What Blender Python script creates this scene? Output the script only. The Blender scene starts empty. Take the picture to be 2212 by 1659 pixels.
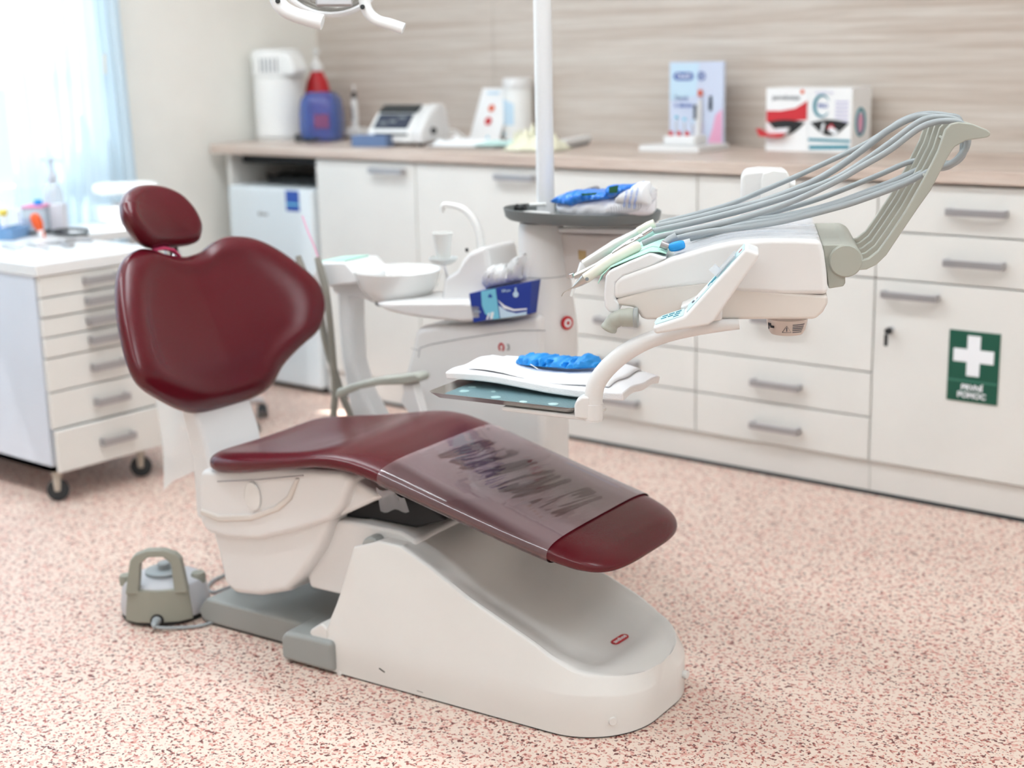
import bpy, bmesh, math, random
from mathutils import Vector, Matrix
random.seed(7)
C = bpy.context.scene.collection
PI = math.pi
# ------------------------------------------------------------------ camera model (measured from the photo)
F_PX = 3100.166
YAW, PITCH, ROLL = math.radians(-38.99627), math.radians(13.06202), math.radians(-1.249192)
CAM = Vector((0, 0, .3416*3.85))
_F = Vector((math.sin(YAW)*math.cos(PITCH), math.cos(YAW)*math.cos(PITCH), -math.sin(PITCH)))
_R = Vector((math.cos(YAW), -math.sin(YAW), 0)); _U = _R.cross(_F)
RX = _R*math.cos(ROLL) + _U*math.sin(ROLL); UX = -_R*math.sin(ROLL) + _U*math.cos(ROLL)
def ray(x, y): return (_F*F_PX + RX*(x-1106) - UX*(y-829.5)).normalized()
def onp(x, y, p0, n):
    d = ray(x, y); return CAM + d*((Vector(p0)-CAM).dot(Vector(n))/d.dot(Vector(n)))
def at_z(x, y, z): return onp(x, y, (0, 0, z), (0, 0, 1))
def at_y(x, y, Y): return onp(x, y, (0, Y, 0), (0, 1, 0))
def at_x(x, y, X): return onp(x, y, (X, 0, 0), (1, 0, 0))
class Frame:
    def __init__(s, o, ang):
        a = math.radians(ang); s.o = Vector(o); s.u = Vector((math.cos(a), math.sin(a), 0)); s.v = Vector((-math.sin(a), math.cos(a), 0))
    def W(s, u, v, w): return s.o + s.u*u + s.v*v + Vector((0, 0, w))
    def pix(s, x, y, v):
        p = onp(x, y, s.o + s.v*v, s.v) - s.o; return (p.dot(s.u), p.z)
    def P(s, x, y, v):
        return onp(x, y, s.o + s.v*v, s.v)
    def rot(s): return Matrix((s.u, s.v, (0, 0, 1))).transposed()
CH = Frame((-2.186, 2.005, 0), 5.5)         # patient chair frame
CO = Frame((-1.139, 2.304, 0), 29.6)        # delivery console frame
WD = Frame((0, 0, 0), 0)

# ------------------------------------------------------------------ materials
def lin(c):
    r = []
    for v in c[:3]:
        v = v/255; r.append(v/12.92 if v <= .04045 else ((v+.055)/1.055)**2.4)
    return (*r, 1)
def newmat(name):
    m = bpy.data.materials.new(name); m.use_nodes = True; nt = m.node_tree
    return m, nt, nt.nodes['Principled BSDF']
def mat(name, col, rough=.5, metal=0, coat=0, var=.02, scale=6, alpha=1, trans=0, emit=0, bump=0, bscale=200, spec=.5, sss=0):
    m, nt, b = newmat(name)
    N = nt.nodes; L = nt.links
    tc = N.new('ShaderNodeTexCoord'); no = N.new('ShaderNodeTexNoise'); no.inputs['Scale'].default_value = scale
    L.new(tc.outputs['Object'], no.inputs['Vector'])
    mx = N.new('ShaderNodeMix'); mx.data_type = 'RGBA'
    c = lin(col); mx.inputs['A'].default_value = [max(0, v*(1-var*2)) for v in c[:3]]+[1]; mx.inputs['B'].default_value = [min(1, v*(1+var*2)) for v in c[:3]]+[1]
    L.new(no.outputs['Fac'], mx.inputs['Factor']); L.new(mx.outputs['Result'], b.inputs['Base Color'])
    b.inputs['Roughness'].default_value = rough; b.inputs['Metallic'].default_value = metal
    b.inputs['Coat Weight'].default_value = coat; b.inputs['Coat Roughness'].default_value = .12
    b.inputs['Alpha'].default_value = alpha; b.inputs['Transmission Weight'].default_value = trans
    b.inputs['Specular IOR Level'].default_value = spec
    if emit: b.inputs['Emission Color'].default_value = c; b.inputs['Emission Strength'].default_value = emit
    if bump:
        n2 = N.new('ShaderNodeTexNoise'); n2.inputs['Scale'].default_value = bscale; L.new(tc.outputs['Object'], n2.inputs['Vector'])
        bp = N.new('ShaderNodeBump'); bp.inputs['Strength'].default_value = bump; bp.inputs['Distance'].default_value = .002
        L.new(n2.outputs['Fac'], bp.inputs['Height']); L.new(bp.outputs['Normal'], b.inputs['Normal'])
    return m
M = {}
M['white_plastic'] = mat('white_plastic', (231, 230, 229), .32, coat=.15)
M['white_cool'] = mat('white_cool_plastic', (232, 233, 234), .35, coat=.1)
M['white_matte'] = mat('white_matte', (238, 238, 236), .6)
M['base_white'] = mat('chair_base_white', (230, 229, 226), .27, coat=.3)
M['cabinet'] = mat('cabinet_white_laminate', (228, 226, 221), .38, coat=.1)
M['carcass'] = mat('cabinet_edge', (198, 194, 186), .6)
M['plinth'] = mat('plinth_white', (222, 219, 214), .45)
M['dark'] = mat('dark_gap', (28, 30, 33), .7)
M['black'] = mat('black_plastic', (30, 31, 33), .45)
M['rubber'] = mat('dark_rubber', (48, 52, 55), .6)
M['maroon'] = mat('maroon_upholstery', (88, 15, 27), .25, spec=.42, coat=.05, var=.03, bump=.12, bscale=500)
M['grey'] = mat('warm_grey_plastic', (172, 174, 164), .42)
M['grey_hose'] = mat('grey_hose', (158, 165, 168), .38, coat=.1)
M['grey_hose_dark'] = mat('grey_brown_hose', (142, 139, 130), .5)
M['grey_foot'] = mat('base_grey_plastic', (158, 162, 160), .4)
M['pedal_grey'] = mat('pedal_grey_green', (152, 152, 140), .55)
M['pedal_top'] = mat('pedal_cover_grey', (196, 196, 200), .4)
M['tray_grey'] = mat('tray_grey_plastic', (112, 116, 116), .45)
M['steel'] = mat('brushed_steel', (190, 188, 184), .28, metal=1)
M['chrome'] = mat('chrome', (205, 206, 210), .12, metal=1)
M['handle'] = mat('satin_handle', (172, 170, 172), .38, metal=.6)
M['cream'] = mat('cream_plastic', (226, 221, 209), .38, coat=.1)
M['mint'] = mat('mint_paper', (186, 232, 216), .75)
M['teal_mat'] = mat('teal_tray_liner', (112, 142, 148), .35, bump=.8, bscale=300)
M['blue_glove'] = mat('blue_nitrile', (28, 150, 232), .45, var=.05, scale=40, coat=.2)
M['blue_sleeve'] = mat('blue_silicone', (20, 150, 225), .45)
M['paper'] = mat('white_paper', (246, 246, 246), .85)
M['pink'] = mat('pink_rubber', (206, 66, 110), .4)
M['red'] = mat('red', (196, 30, 40), .4)
M['red_logo'] = mat('red_logo', (190, 30, 40), .5)
M['grey_logo'] = mat('grey_logo', (130, 130, 130), .5)
M['blue_box'] = mat('blue_carton', (22, 56, 150), .45)
M['blue_light'] = mat('light_blue_print', (120, 200, 225), .5)
M['print_white'] = mat('white_print', (240, 242, 245), .5)
M['print_grey'] = mat('grey_print', (130, 135, 140), .6)
M['print_dark'] = mat('dark_print', (52, 60, 78), .5)
M['teal'] = mat('teal_print', (10, 135, 155), .5)
M['red_print'] = mat('red_print', (205, 40, 50), .5)
M['pink_print'] = mat('pink_print', (235, 170, 200), .5)
M['lilac_print'] = mat('lilac_print', (205, 200, 225), .5)
M['sky_print'] = mat('pale_blue_print', (200, 225, 242), .5)
M['green_sign'] = mat('green_sign', (16, 82, 64), .45)
M['green_dark'] = mat('green_print', (20, 90, 60), .5)
M['green_line'] = mat('pale_green_line', (60, 120, 102), .5)
M['tan'] = mat('tan_sticker', (196, 168, 118), .6)
M['yellow'] = mat('yellow_cap', (232, 205, 90), .5)
M['orange'] = mat('orange_plastic', (224, 88, 34), .4)
M['latex'] = mat('cream_latex', (236, 234, 210), .6)
M['blue_print'] = mat('blue_print', (38, 132, 232), .35, coat=.5)
M['sticker_blue'] = mat('sticker_blue', (44, 84, 170), .5)
M['fridge'] = mat('fridge_white', (226, 234, 238), .22, coat=.5)
M['wall_white'] = mat('wall_paint', (246, 244, 237), .85, bump=.05)
M['ceil'] = mat('ceiling_paint', (245, 245, 243), .9)
M['porcelain'] = mat('porcelain', (236, 236, 234), .12, coat=.6)
M['rack_blue'] = mat('translucent_blue', (150, 195, 235), .25, trans=.5, alpha=.8)
def glassy(name, col, a=.35, rough=.1):
    m, nt, b = newmat(name); N = nt.nodes; L = nt.links
    b.inputs['Base Color'].default_value = lin(col); b.inputs['Roughness'].default_value = rough
    tr = N.new('ShaderNodeBsdfTransparent'); mx = N.new('ShaderNodeMixShader'); mx.inputs[0].default_value = a
    L.new(tr.outputs[0], mx.inputs[1]); L.new(b.outputs[0], mx.inputs[2]); L.new(mx.outputs[0], N['Material Output'].inputs[0])
    return m, nt, b, mx
M['jug_blue'] = glassy('blue_clear_plastic', (72, 104, 178), .62, .15)[0]
M['clear'] = glassy('clear_plastic', (214, 220, 226), .5, .12)[0]
M['cup'] = glassy('white_cup_plastic', (244, 245, 242), .8, .3)[0]
M['clear_bag'] = glassy('clear_bag', (240, 242, 248), .5, .15)[0]
M['film_clear'] = glassy('thin_clear_film', (236, 240, 248), .35, .25)[0]
M['sheet'] = glassy('frosted_sheet', (240, 242, 240), .72, .35)[0]
M['glass'] = glassy('window_glass', (235, 245, 250), .06, .02)[0]
# clear film stretched on the leg rest
def film_mat():
    m = bpy.data.materials.new('clear_film'); m.use_nodes = True; nt = m.node_tree; N = nt.nodes; L = nt.links
    N.remove(N['Principled BSDF']); out = N['Material Output']
    tr = N.new('ShaderNodeBsdfTransparent'); tr.inputs[0].default_value = (.93, .91, .92, 1)
    df = N.new('ShaderNodeBsdfDiffuse'); df.inputs[0].default_value = lin((228, 204, 208))
    mx = N.new('ShaderNodeMixShader'); L.new(tr.outputs[0], mx.inputs[1]); L.new(df.outputs[0], mx.inputs[2])
    gl = N.new('ShaderNodeBsdfGlossy'); gl.inputs['Roughness'].default_value = .035; gl.inputs[0].default_value = (1, 1, 1, 1)
    fr = N.new('ShaderNodeFresnel'); fr.inputs[0].default_value = 1.5
    m2 = N.new('ShaderNodeMixShader'); L.new(fr.outputs[0], m2.inputs[0]); L.new(mx.outputs[0], m2.inputs[1]); L.new(gl.outputs[0], m2.inputs[2]); L.new(m2.outputs[0], out.inputs[0])
    tc = N.new('ShaderNodeTexCoord'); mp = N.new('ShaderNodeMapping'); mp.inputs['Scale'].default_value = (58, 6, 6); mp.inputs['Rotation'].default_value = (0, 0, .20)
    no = N.new('ShaderNodeTexNoise'); no.inputs['Scale'].default_value = 1; no.inputs['Detail'].default_value = .6; no.inputs['Distortion'].default_value = .9
    L.new(tc.outputs['Object'], mp.inputs[0]); L.new(mp.outputs[0], no.inputs['Vector'])
    # wrinkles cling only along the middle of the sleeve
    sp = N.new('ShaderNodeSeparateXYZ'); L.new(tc.outputs['Object'], sp.inputs[0])
    def band(sock, c, half, soft):
        a = N.new('ShaderNodeMath'); a.operation = 'SUBTRACT'; L.new(sock, a.inputs[0]); a.inputs[1].default_value = c
        b = N.new('ShaderNodeMath'); b.operation = 'ABSOLUTE'; L.new(a.outputs[0], b.inputs[0])
        r = N.new('ShaderNodeMapRange'); r.inputs[1].default_value = half; r.inputs[2].default_value = half+soft; r.inputs[3].default_value = 1; r.inputs[4].default_value = 0; L.new(b.outputs[0], r.inputs[0]); return r.outputs[0]
    k = N.new('ShaderNodeMath'); k.operation = 'MULTIPLY'; L.new(band(sp.outputs[1], .01, .075, .07), k.inputs[0]); L.new(band(sp.outputs[0], .0, .14, .08), k.inputs[1])
    k2 = N.new('ShaderNodeMath'); k2.operation = 'MULTIPLY'; L.new(no.outputs['Fac'], k2.inputs[0]); L.new(k.outputs[0], k2.inputs[1])
    cr = N.new('ShaderNodeValToRGB'); cr.color_ramp.elements[0].position = .465; cr.color_ramp.elements[0].color = (.29, .29, .29, 1); cr.color_ramp.elements[1].position = .485; cr.color_ramp.elements[1].color = (.10, .10, .10, 1)
    L.new(k2.outputs[0], cr.inputs[0])
    sd = N.new('ShaderNodeMapRange'); L.new(sp.outputs[1], sd.inputs[0]); sd.inputs[1].default_value = -.190; sd.inputs[2].default_value = -.165; sd.inputs[3].default_value = .32; sd.inputs[4].default_value = 1
    k3 = N.new('ShaderNodeMath'); k3.operation = 'MULTIPLY'; L.new(cr.outputs[0], k3.inputs[0]); L.new(sd.outputs[0], k3.inputs[1]); L.new(k3.outputs[0], mx.inputs[0])
    bp = N.new('ShaderNodeBump'); bp.inputs['Strength'].default_value = .35; bp.inputs['Distance'].default_value = .004
    L.new(k2.outputs[0], bp.inputs['Height']); L.new(bp.outputs[0], gl.inputs['Normal']); return m
M['film'] = film_mat()
def floor_mat():
    m, nt, b = newmat('speckled_vinyl'); N = nt.nodes; L = nt.links
    tc = N.new('ShaderNodeTexCoord'); prev = None
    base = N.new('ShaderNodeTexNoise'); base.inputs['Scale'].default_value = 60; L.new(tc.outputs['Object'], base.inputs['Vector'])
    mb = N.new('ShaderNodeMix'); mb.data_type = 'RGBA'; mb.inputs['A'].default_value = lin((227, 206, 191)); mb.inputs['B'].default_value = lin((236, 217, 202)); L.new(base.outputs['Fac'], mb.inputs['Factor'])
    prev = mb.outputs['Result']
    for i, (sc, th, col, off) in enumerate(((92, .600, (222, 174, 160), 0), (118, .616, (206, 142, 126), 7), (100, .628, (160, 80, 70), 13), (112, .638, (104, 48, 42), 21))):
        mp = N.new('ShaderNodeMapping'); mp.inputs['Location'].default_value = (off, off*1.7, 0); L.new(tc.outputs['Object'], mp.inputs[0])
        no = N.new('ShaderNodeTexNoise'); no.inputs['Scale'].default_value = sc; no.inputs['Detail'].default_value = 1.2; no.inputs['Roughness'].default_value = .5
        L.new(mp.outputs[0], no.inputs['Vector'])
        cr = N.new('ShaderNodeValToRGB'); cr.color_ramp.elements[0].position = th; cr.color_ramp.elements[1].position = th+.014
        L.new(no.outputs['Fac'], cr.inputs[0])
        mx = N.new('ShaderNodeMix'); mx.data_type = 'RGBA'; L.new(cr.outputs[0], mx.inputs['Factor']); L.new(prev, mx.inputs['A']); mx.inputs['B'].default_value = lin(col); prev = mx.outputs['Result']
    L.new(prev, b.inputs['Base Color']); b.inputs['Roughness'].default_value = .42
    return m
M['floor'] = floor_mat()
def wood_mat(name, c0, c1, c2, rough=.5, sx=.8, sz=34):
    m, nt, b = newmat(name); N = nt.nodes; L = nt.links
    tc = N.new('ShaderNodeTexCoord'); mp = N.new('ShaderNodeMapping'); mp.inputs['Scale'].default_value = (sx, sx*4, sz); L.new(tc.outputs['Object'], mp.inputs[0])
    no = N.new('ShaderNodeTexNoise'); no.inputs['Scale'].default_value = 1.6; no.inputs['Detail'].default_value = 6; no.inputs['Roughness'].default_value = .62; no.inputs['Distortion'].default_value = .4
    L.new(mp.outputs[0], no.inputs['Vector'])
    cr = N.new('ShaderNodeValToRGB'); e = cr.color_ramp.elements; e[0].position = .28; e[0].color = lin(c0); e[1].position = .72; e[1].color = lin(c2)
    k = e.new(.5); k.color = lin(c1); L.new(no.outputs['Fac'], cr.inputs[0])
    mp2 = N.new('ShaderNodeMapping'); mp2.inputs['Scale'].default_value = (4, 8, 160); L.new(tc.outputs['Object'], mp2.inputs[0])
    n2 = N.new('ShaderNodeTexNoise'); n2.inputs['Scale'].default_value = 2; n2.inputs['Detail'].default_value = 4; L.new(mp2.outputs[0], n2.inputs['Vector'])
    mx = N.new('ShaderNodeMix'); mx.data_type = 'RGBA'; mx.blend_type = 'MULTIPLY'; mx.inputs['Factor'].default_value = .35
    c2r = N.new('ShaderNodeValToRGB'); c2r.color_ramp.elements[0].position = .35; c2r.color_ramp.elements[0].color = (.72, .7, .68, 1); c2r.color_ramp.elements[1].position = .6
    L.new(n2.outputs['Fac'], c2r.inputs[0]); L.new(cr.outputs[0], mx.inputs['A']); L.new(c2r.outputs[0], mx.inputs['B']); L.new(mx.outputs['Result'], b.inputs['Base Color'])
    b.inputs['Roughness'].default_value = rough; return m
M['wood'] = wood_mat('grey_oak_panel', (190, 173, 159), (208, 196, 185), (222, 214, 205))
M['worktop'] = wood_mat('grey_oak_worktop', (184, 164, 152), (208, 190, 177), (224, 211, 200), .42, 1.5, 30)
def curtain_mat():
    m, nt, b, mx = glassy('sheer_curtain', (226, 240, 248), .93, .8); N = nt.nodes; L = nt.links
    tl = N.new('ShaderNodeBsdfTranslucent'); tl.inputs[0].default_value = lin((205, 228, 244))
    m2 = N.new('ShaderNodeMixShader'); m2.inputs[0].default_value = .42
    L.new(b.outputs[0], m2.inputs[1]); L.new(tl.outputs[0], m2.inputs[2]); L.new(m2.outputs[0], mx.inputs[2]); return m
M['curtain'] = curtain_mat()

# ------------------------------------------------------------------ mesh helpers (world coordinates)
class MB:
    def __init__(s): s.bm = bmesh.new()
    def poly(s, vs): return s.bm.faces.new([s.bm.verts.new(v) for v in vs])
    def box(s, c, size, R=None):
        R = R or Matrix.Identity(3); c = Vector(c)
        hx, hy, hz = [k/2 for k in size]
        v = [s.bm.verts.new(c + R @ Vector((x, y, z))) for x in (-hx, hx) for y in (-hy, hy) for z in (-hz, hz)]
        for f in ((0, 1, 3, 2), (4, 6, 7, 5), (0, 4, 5, 1), (2, 3, 7, 6), (0, 2, 6, 4), (1, 5, 7, 3)): s.bm.faces.new([v[i] for i in f])
        return s
    def bb(s, a, b):
        return s.box([(a[i]+b[i])/2 for i in range(3)], [abs(b[i]-a[i]) for i in range(3)])
    def fbox(s, F, u0, u1, v0, v1, w0, w1):
        return s.box(F.W((u0+u1)/2, (v0+v1)/2, (w0+w1)/2), (u1-u0, v1-v0, w1-w0), F.rot())
    def prism(s, pts, off):
        off = Vector(off); a = [s.bm.verts.new(Vector(p)) for p in pts]; b = [s.bm.verts.new(Vector(p)+off) for p in pts]
        s.bm.faces.new(a); s.bm.faces.new(list(reversed(b)))
        n = len(a)
        for i in range(n): s.bm.faces.new([a[i], b[i], b[(i+1) % n], a[(i+1) % n]])
        return s
    def fprism(s, F, uw, v0, v1): return s.prism([F.W(u, v0, w) for u, w in uw], F.v*(v1-v0))
    def rings(s, R, cap=True, closed=True):
        vs = [[s.bm.verts.new(Vector(p)) for p in r] for r in R]; n = len(vs[0])
        for i in range(len(vs)-1):
            for j in range(n if closed else n-1):
                s.bm.faces.new([vs[i][j], vs[i][(j+1) % n], vs[i+1][(j+1) % n], vs[i+1][j]])
        if cap: s.bm.faces.new(list(reversed(vs[0]))); s.bm.faces.new(vs[-1])
        return s
    def tube(s, path, r, seg=12, cap=True, flat=1):
        P = [Vector(p) for p in path]; n = len(P); rs = r if isinstance(r, (list, tuple)) else [r]*n
        rings = []; up = None
        for i in range(n):
            t = (P[min(i+1, n-1)]-P[max(i-1, 0)]).normalized()
            if up is None:
                up = Vector((0, 0, 1)) if abs(t.z) < .9 else Vector((1, 0, 0))
            sd = t.cross(up).normalized(); up = sd.cross(t).normalized()
            rings.append([P[i] + sd*math.cos(2*PI*k/seg)*rs[i] + up*math.sin(2*PI*k/seg)*rs[i]*flat for k in range(seg)])
        return s.rings(rings, cap)
    def cyl(s, p0, p1, r0, r1=None, seg=24): return s.tube([p0, p1], [r0, r0 if r1 is None else r1], seg)
    def lathe(s, prof, c, seg=32, sx=1, sy=1, rot=0, cap=True):
        c = Vector(c); R = []
        for r, z in prof:
            ring = []
            for k in range(seg):
                a = 2*PI*k/seg; x, y = r*sx*math.cos(a), r*sy*math.sin(a)
                ring.append(c + Vector((x*math.cos(rot)-y*math.sin(rot), x*math.sin(rot)+y*math.cos(rot), z)))
            R.append(ring)
        return s.rings(R, cap)
    def grid(s, f, nu, nv):
        vs = [[s.bm.verts.new(Vector(f(i/nu, j/nv))) for j in range(nv+1)] for i in range(nu+1)]
        for i in range(nu):
            for j in range(nv): s.bm.faces.new([vs[i][j], vs[i+1][j], vs[i+1][j+1], vs[i][j+1]])
        return s
def spline(pts, n=8):
    P = [Vector(p) for p in pts]; out = []
    for i in range(len(P)-1):
        p0 = P[max(i-1, 0)]; p1 = P[i]; p2 = P[i+1]; p3 = P[min(i+2, len(P)-1)]
        for k in range(n):
            t = k/n; out.append(.5*((2*p1)+(p2-p0)*t+(2*p0-5*p1+4*p2-p3)*t*t+(3*p1-p0-3*p2+p3)*t*t*t))
    out.append(P[-1]); return out
def thing(name, label, cat, loc, group=None):
    o = bpy.data.objects.new(name, None); o.empty_display_size = .05; C.objects.link(o); o.location = loc
    tag(o, label, cat, group); return o
def tag(o, label=None, cat=None, group=None, kind=None):
    if label: o['label'] = label
    if cat: o['category'] = cat
    if group: o['group'] = group
    if kind: o['kind'] = kind
    return o
def origin(o):
    v = Vector((0, 0, 0))
    while o: v = v + Vector(o.location); o = o.parent
    return v
def part(name, mb, m, parent=None, bevel=0, seg=3, smooth=35, sub=0, loc=None, label=None, solid=0):
    bm = mb.bm if isinstance(mb, MB) else mb
    bmesh.ops.recalc_face_normals(bm, faces=bm.faces)
    me = bpy.data.meshes.new(name)
    org = origin(parent) if parent else (Vector(loc) if loc is not None else sum((v.co for v in bm.verts), Vector())/max(1, len(bm.verts)))
    if parent is None and loc is None: org.z = min(v.co.z for v in bm.verts)
    for v in bm.verts: v.co -= org
    bm.to_mesh(me); bm.free()
    mats = m if isinstance(m, (list, tuple)) else [m]
    for k in mats: me.materials.append(M[k] if isinstance(k, str) else k)
    o = bpy.data.objects.new(name, me); C.objects.link(o)
    if parent: o.parent = parent
    else: o.location = org
    if smooth:
        for p in me.polygons: p.use_smooth = True
        if not sub and not bevel: me.set_sharp_from_angle(angle=math.radians(smooth))
    if solid:
        s = o.modifiers.new('thick', 'SOLIDIFY'); s.thickness = solid; s.offset = 0
    if bevel:
        b = o.modifiers.new('bevel', 'BEVEL'); b.width = bevel; b.segments = seg; b.limit_method = 'ANGLE'; b.angle_limit = math.radians(30); b.harden_normals = True
        if smooth: me.set_sharp_from_angle(angle=math.radians(89))
    if sub:
        s = o.modifiers.new('sub', 'SUBSURF'); s.levels = sub; s.render_levels = sub
    if label: o['label'] = label
    return o
def single(name, mb, m, label, cat, group=None, **k):
    o = part(name, mb, m, None, **k); return tag(o, label, cat, group)
def struct(name, mb, m, **k): return tag(part(name, mb, m, None, **k), kind='structure')
def text(name, s, m, parent, pos, R, size, align='CENTER', depth=.0004, bold=0, sx=1):
    cu = bpy.data.curves.new('txt', 'FONT'); cu.body = s; cu.size = size; cu.align_x = align; cu.align_y = 'CENTER'; cu.extrude = depth; cu.offset = bold; cu.resolution_u = 3
    to = bpy.data.objects.new('txt', cu); C.objects.link(to)
    dg = bpy.context.evaluated_depsgraph_get(); me = bpy.data.meshes.new_from_object(to.evaluated_get(dg))
    bpy.data.objects.remove(to); bpy.data.curves.remove(cu)
    me.name = name
    org = origin(parent)
    for v in me.vertices: v.co = Vector(pos) + R @ Vector((v.co.x*sx, v.co.y, v.co.z)) - org
    me.materials.clear(); me.materials.append(M[m]); o = bpy.data.objects.new(name, me); C.objects.link(o); o.parent = parent
    return o
def basis(x, y):  # orthonormal matrix with given x, y columns
    x = Vector(x).normalized(); z = x.cross(Vector(y)).normalized(); y = z.cross(x); return Matrix((x, y, z)).transposed()
def copy_tree(o, parent=None):
    c = o.copy(); C.objects.link(c)
    if parent: c.parent = parent
    for ch in list(o.children): copy_tree(ch, c)
    return c
RW = basis((1, 0, 0), (0, 0, 1))      # text upright on a plane facing -Y
LAMP, SKY, DAY, SUN, FSTOP, EXPO = 16.5, 1.1, 19, 14, 2.3, 0.02
# ================================================================== ROOM
def pill(c, w, h, n=12):
    r = h/2; o = []
    for k in range(n+1): a = -PI/2+PI*k/n; o.append(Vector((w/2-r+r*math.cos(a), 0, r*math.sin(a))))
    for k in range(n+1): a = PI/2+PI*k/n; o.append(Vector((-w/2+r+r*math.cos(a), 0, r*math.sin(a))))
    return [c+v for v in o]
XL, XR, YB, YF, ZC = -4.70, 1.7, 4.5, -1.6, 2.7
struct('floor', MB().bb((XL-.1, YF-.1, -.05), (XR+.1, YB+.1, 0)), 'floor', smooth=0)
struct('ceiling', MB().bb((XL-.1, YF-.1, ZC), (XR+.1, YB+.1, ZC+.05)), 'ceil', smooth=0)
b = MB()
for x0, x1 in ((XL, -3.702), (-3.7, -1.102), (-1.1, XR)): b.bb((x0, YB, 0), (x1, YB+.08, ZC))
struct('wall_back', b, 'wood', smooth=0)
WY0, WY1, WZ0, WZ1 = .9, 3.26, .80, 2.35
b = MB()
b.bb((XL-.12, YF, 0), (XL, YB, WZ0)).bb((XL-.12, YF, WZ1), (XL, YB, ZC)).bb((XL-.12, YF, WZ0), (XL, WY0, WZ1)).bb((XL-.12, WY1, WZ0), (XL, YB, WZ1))
struct('wall_left', b, 'wall_white', smooth=0)
struct('wall_right', MB().bb((XR, YF, 0), (XR+.1, YB, ZC)), 'wall_white', smooth=0)
struct('wall_front', MB().bb((XL, YF-.1, 0), (XR, YF, ZC)), 'wall_white', smooth=0)
b = MB(); X0, X1 = XL-.09, XL-.03
for y0, y1, z0, z1 in ((WY0, WY0+.07, WZ0, WZ1), (WY1-.07, WY1, WZ0, WZ1), (WY0, WY1, WZ0, WZ0+.07), (WY0, WY1, WZ1-.07, WZ1), (2.0, 2.09, WZ0, WZ1), (WY0, WY1, 1.22, 1.28)):
    b.bb((X0, y0, z0), (X1, y1, z1))
w = struct('window_1', b, 'white_matte', smooth=0)
part('pane', MB().bb((XL-.065, WY0+.07, WZ0+.07), (XL-.06, WY1-.07, WZ1-.07)), 'glass', w, smooth=0)
part('window_handle', MB().bb((XL-.03, 3.06, 1.22), (XL-.015, 3.08, 1.36)), 'cream', w, bevel=.004)
# sheer curtain with soft folds
def cf(y, seed=0): return .020*math.sin(y*47+seed)+.014*math.sin(y*83+2+seed)+.008*math.sin(y*151+1)
def drape(y0, L, n): return MB().grid(lambda i, j: (-4.60+cf(y0+i*L)*(1-.25*j)+.01*math.sin(j*5), y0+i*L+.02*math.sin(j*3+i*9), .03+j*2.45), n, 14)
single('sheer_curtain', drape(.8, 1.90, 160), 'curtain', 'unseen sheer white curtain panel added to screen the nearer part of the window, beyond the left edge', 'curtain', smooth=60)  # unseen panel added to filter daylight, leaving a gap for the sun stripe
cu = single('sheer_curtain', drape(2.86, .56, 90), 'curtain', 'sheer white curtain panel hanging full length beside the left wall behind the cart', 'curtain', smooth=60)
part('curtain_clip', MB().box(at_x(226, 138, -4.585), (.006, .012, .075), Matrix.Rotation(-.06, 3, 'X')), 'cream', cu, bevel=.002)
single('curtain_rail', MB().bb((-4.63, .7, 2.48), (-4.57, 3.5, 2.51)), 'white_matte', 'white curtain rail above the window on the left wall', 'rail')

# ================================================================== BASE CABINETS along the back wall
CY = 3.85; TZ = .935; BZ = .105
def handle(parent, x, z, w=.168, name='handle', y=CY):
    b = MB(); b.box((x, y-.028, z), (w, .010, .020))
    for s in (-1, 1): b.box((x+s*(w/2-.006), y-.016, z), (.012, .026, .020))
    return part(name, b, 'handle', parent, bevel=.0025)
def front(parent, name, x0, x1, z0, z1, g=.0022, m='cabinet', y=CY):
    return part(name, MB().bb((x0+g, y, z0+g), (x1-g, y+.018, z1-g)), m, parent, bevel=.0012, seg=2)
def cabinet(x0, x1, label):
    t = thing('base_cabinet', label, 'cabinet', ((x0+x1)/2, CY+.3, BZ), 'white base cabinets under the worktop')
    part('body', MB().bb((x0+.001, CY+.02, BZ), (x1-.001, YB-.02, TZ-.004)), 'carcass', t, smooth=0); return t
s4, s3, sm, s2, s1, s0 = -4.062, -3.546, -2.953, -2.360, -1.760, -1.160
t = cabinet(s4, s3, 'white base cabinet with one tall door, right beside the small fridge'); d = front(t, 'door', s4, s3, BZ, TZ-.006); handle(d, -3.672, .897)
t = cabinet(s3, sm, 'white base cabinet with one tall door, behind the spittoon tap'); d = front(t, 'door', s3, sm, BZ, TZ-.006); handle(d, -3.073, .895)
t = cabinet(sm, s2, 'white drawer cabinet partly hidden behind the instrument console and tray'); zs = (BZ, .2385, .3745, .508, .654, .794, TZ-.006)
for k in range(6): d = front(t, 'drawer', sm, s2, zs[k], zs[k+1]); handle(d, (sm+s2)/2, (zs[k]+zs[k+1])/2-.003+(.007 if k == 3 else 0))
t = cabinet(s2, s1, 'white drawer cabinet below and behind the grey hoses, left of the green sign'); zs = (BZ, .2385, .3745, .654, TZ-.006)
for k in range(4):
    d = front(t, 'drawer', s2, s1, zs[k], zs[k+1])
    if k != 3: handle(d, (s2+s1)/2-.005, (.165, .301, .50)[k])
    else: handle(d, (s2+s1)/2-.005, .80)
t = cabinet(s1, s0, 'white cabinet with two drawers over a door bearing the green first aid sign')
for z0, z1, hz in ((.654, .791, .718), (.791, TZ-.006, .859)): d = front(t, 'drawer', s1, s0, z0, z1); handle(d, -1.465, hz)
d = front(t, 'door', s1, s0, BZ, .654); handle(d, -1.645, .614)
b = MB().cyl((-1.705, CY, .508), (-1.705, CY-.016, .508), .011); part('lock', b, 'chrome', d)
b = MB().cyl((-1.705, CY-.016, .508), (-1.705, CY-.03, .508), .008).bb((-1.710, CY-.036, .466), (-1.700, CY-.030, .500)); part('key', b, 'black', d, bevel=.001)
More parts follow.
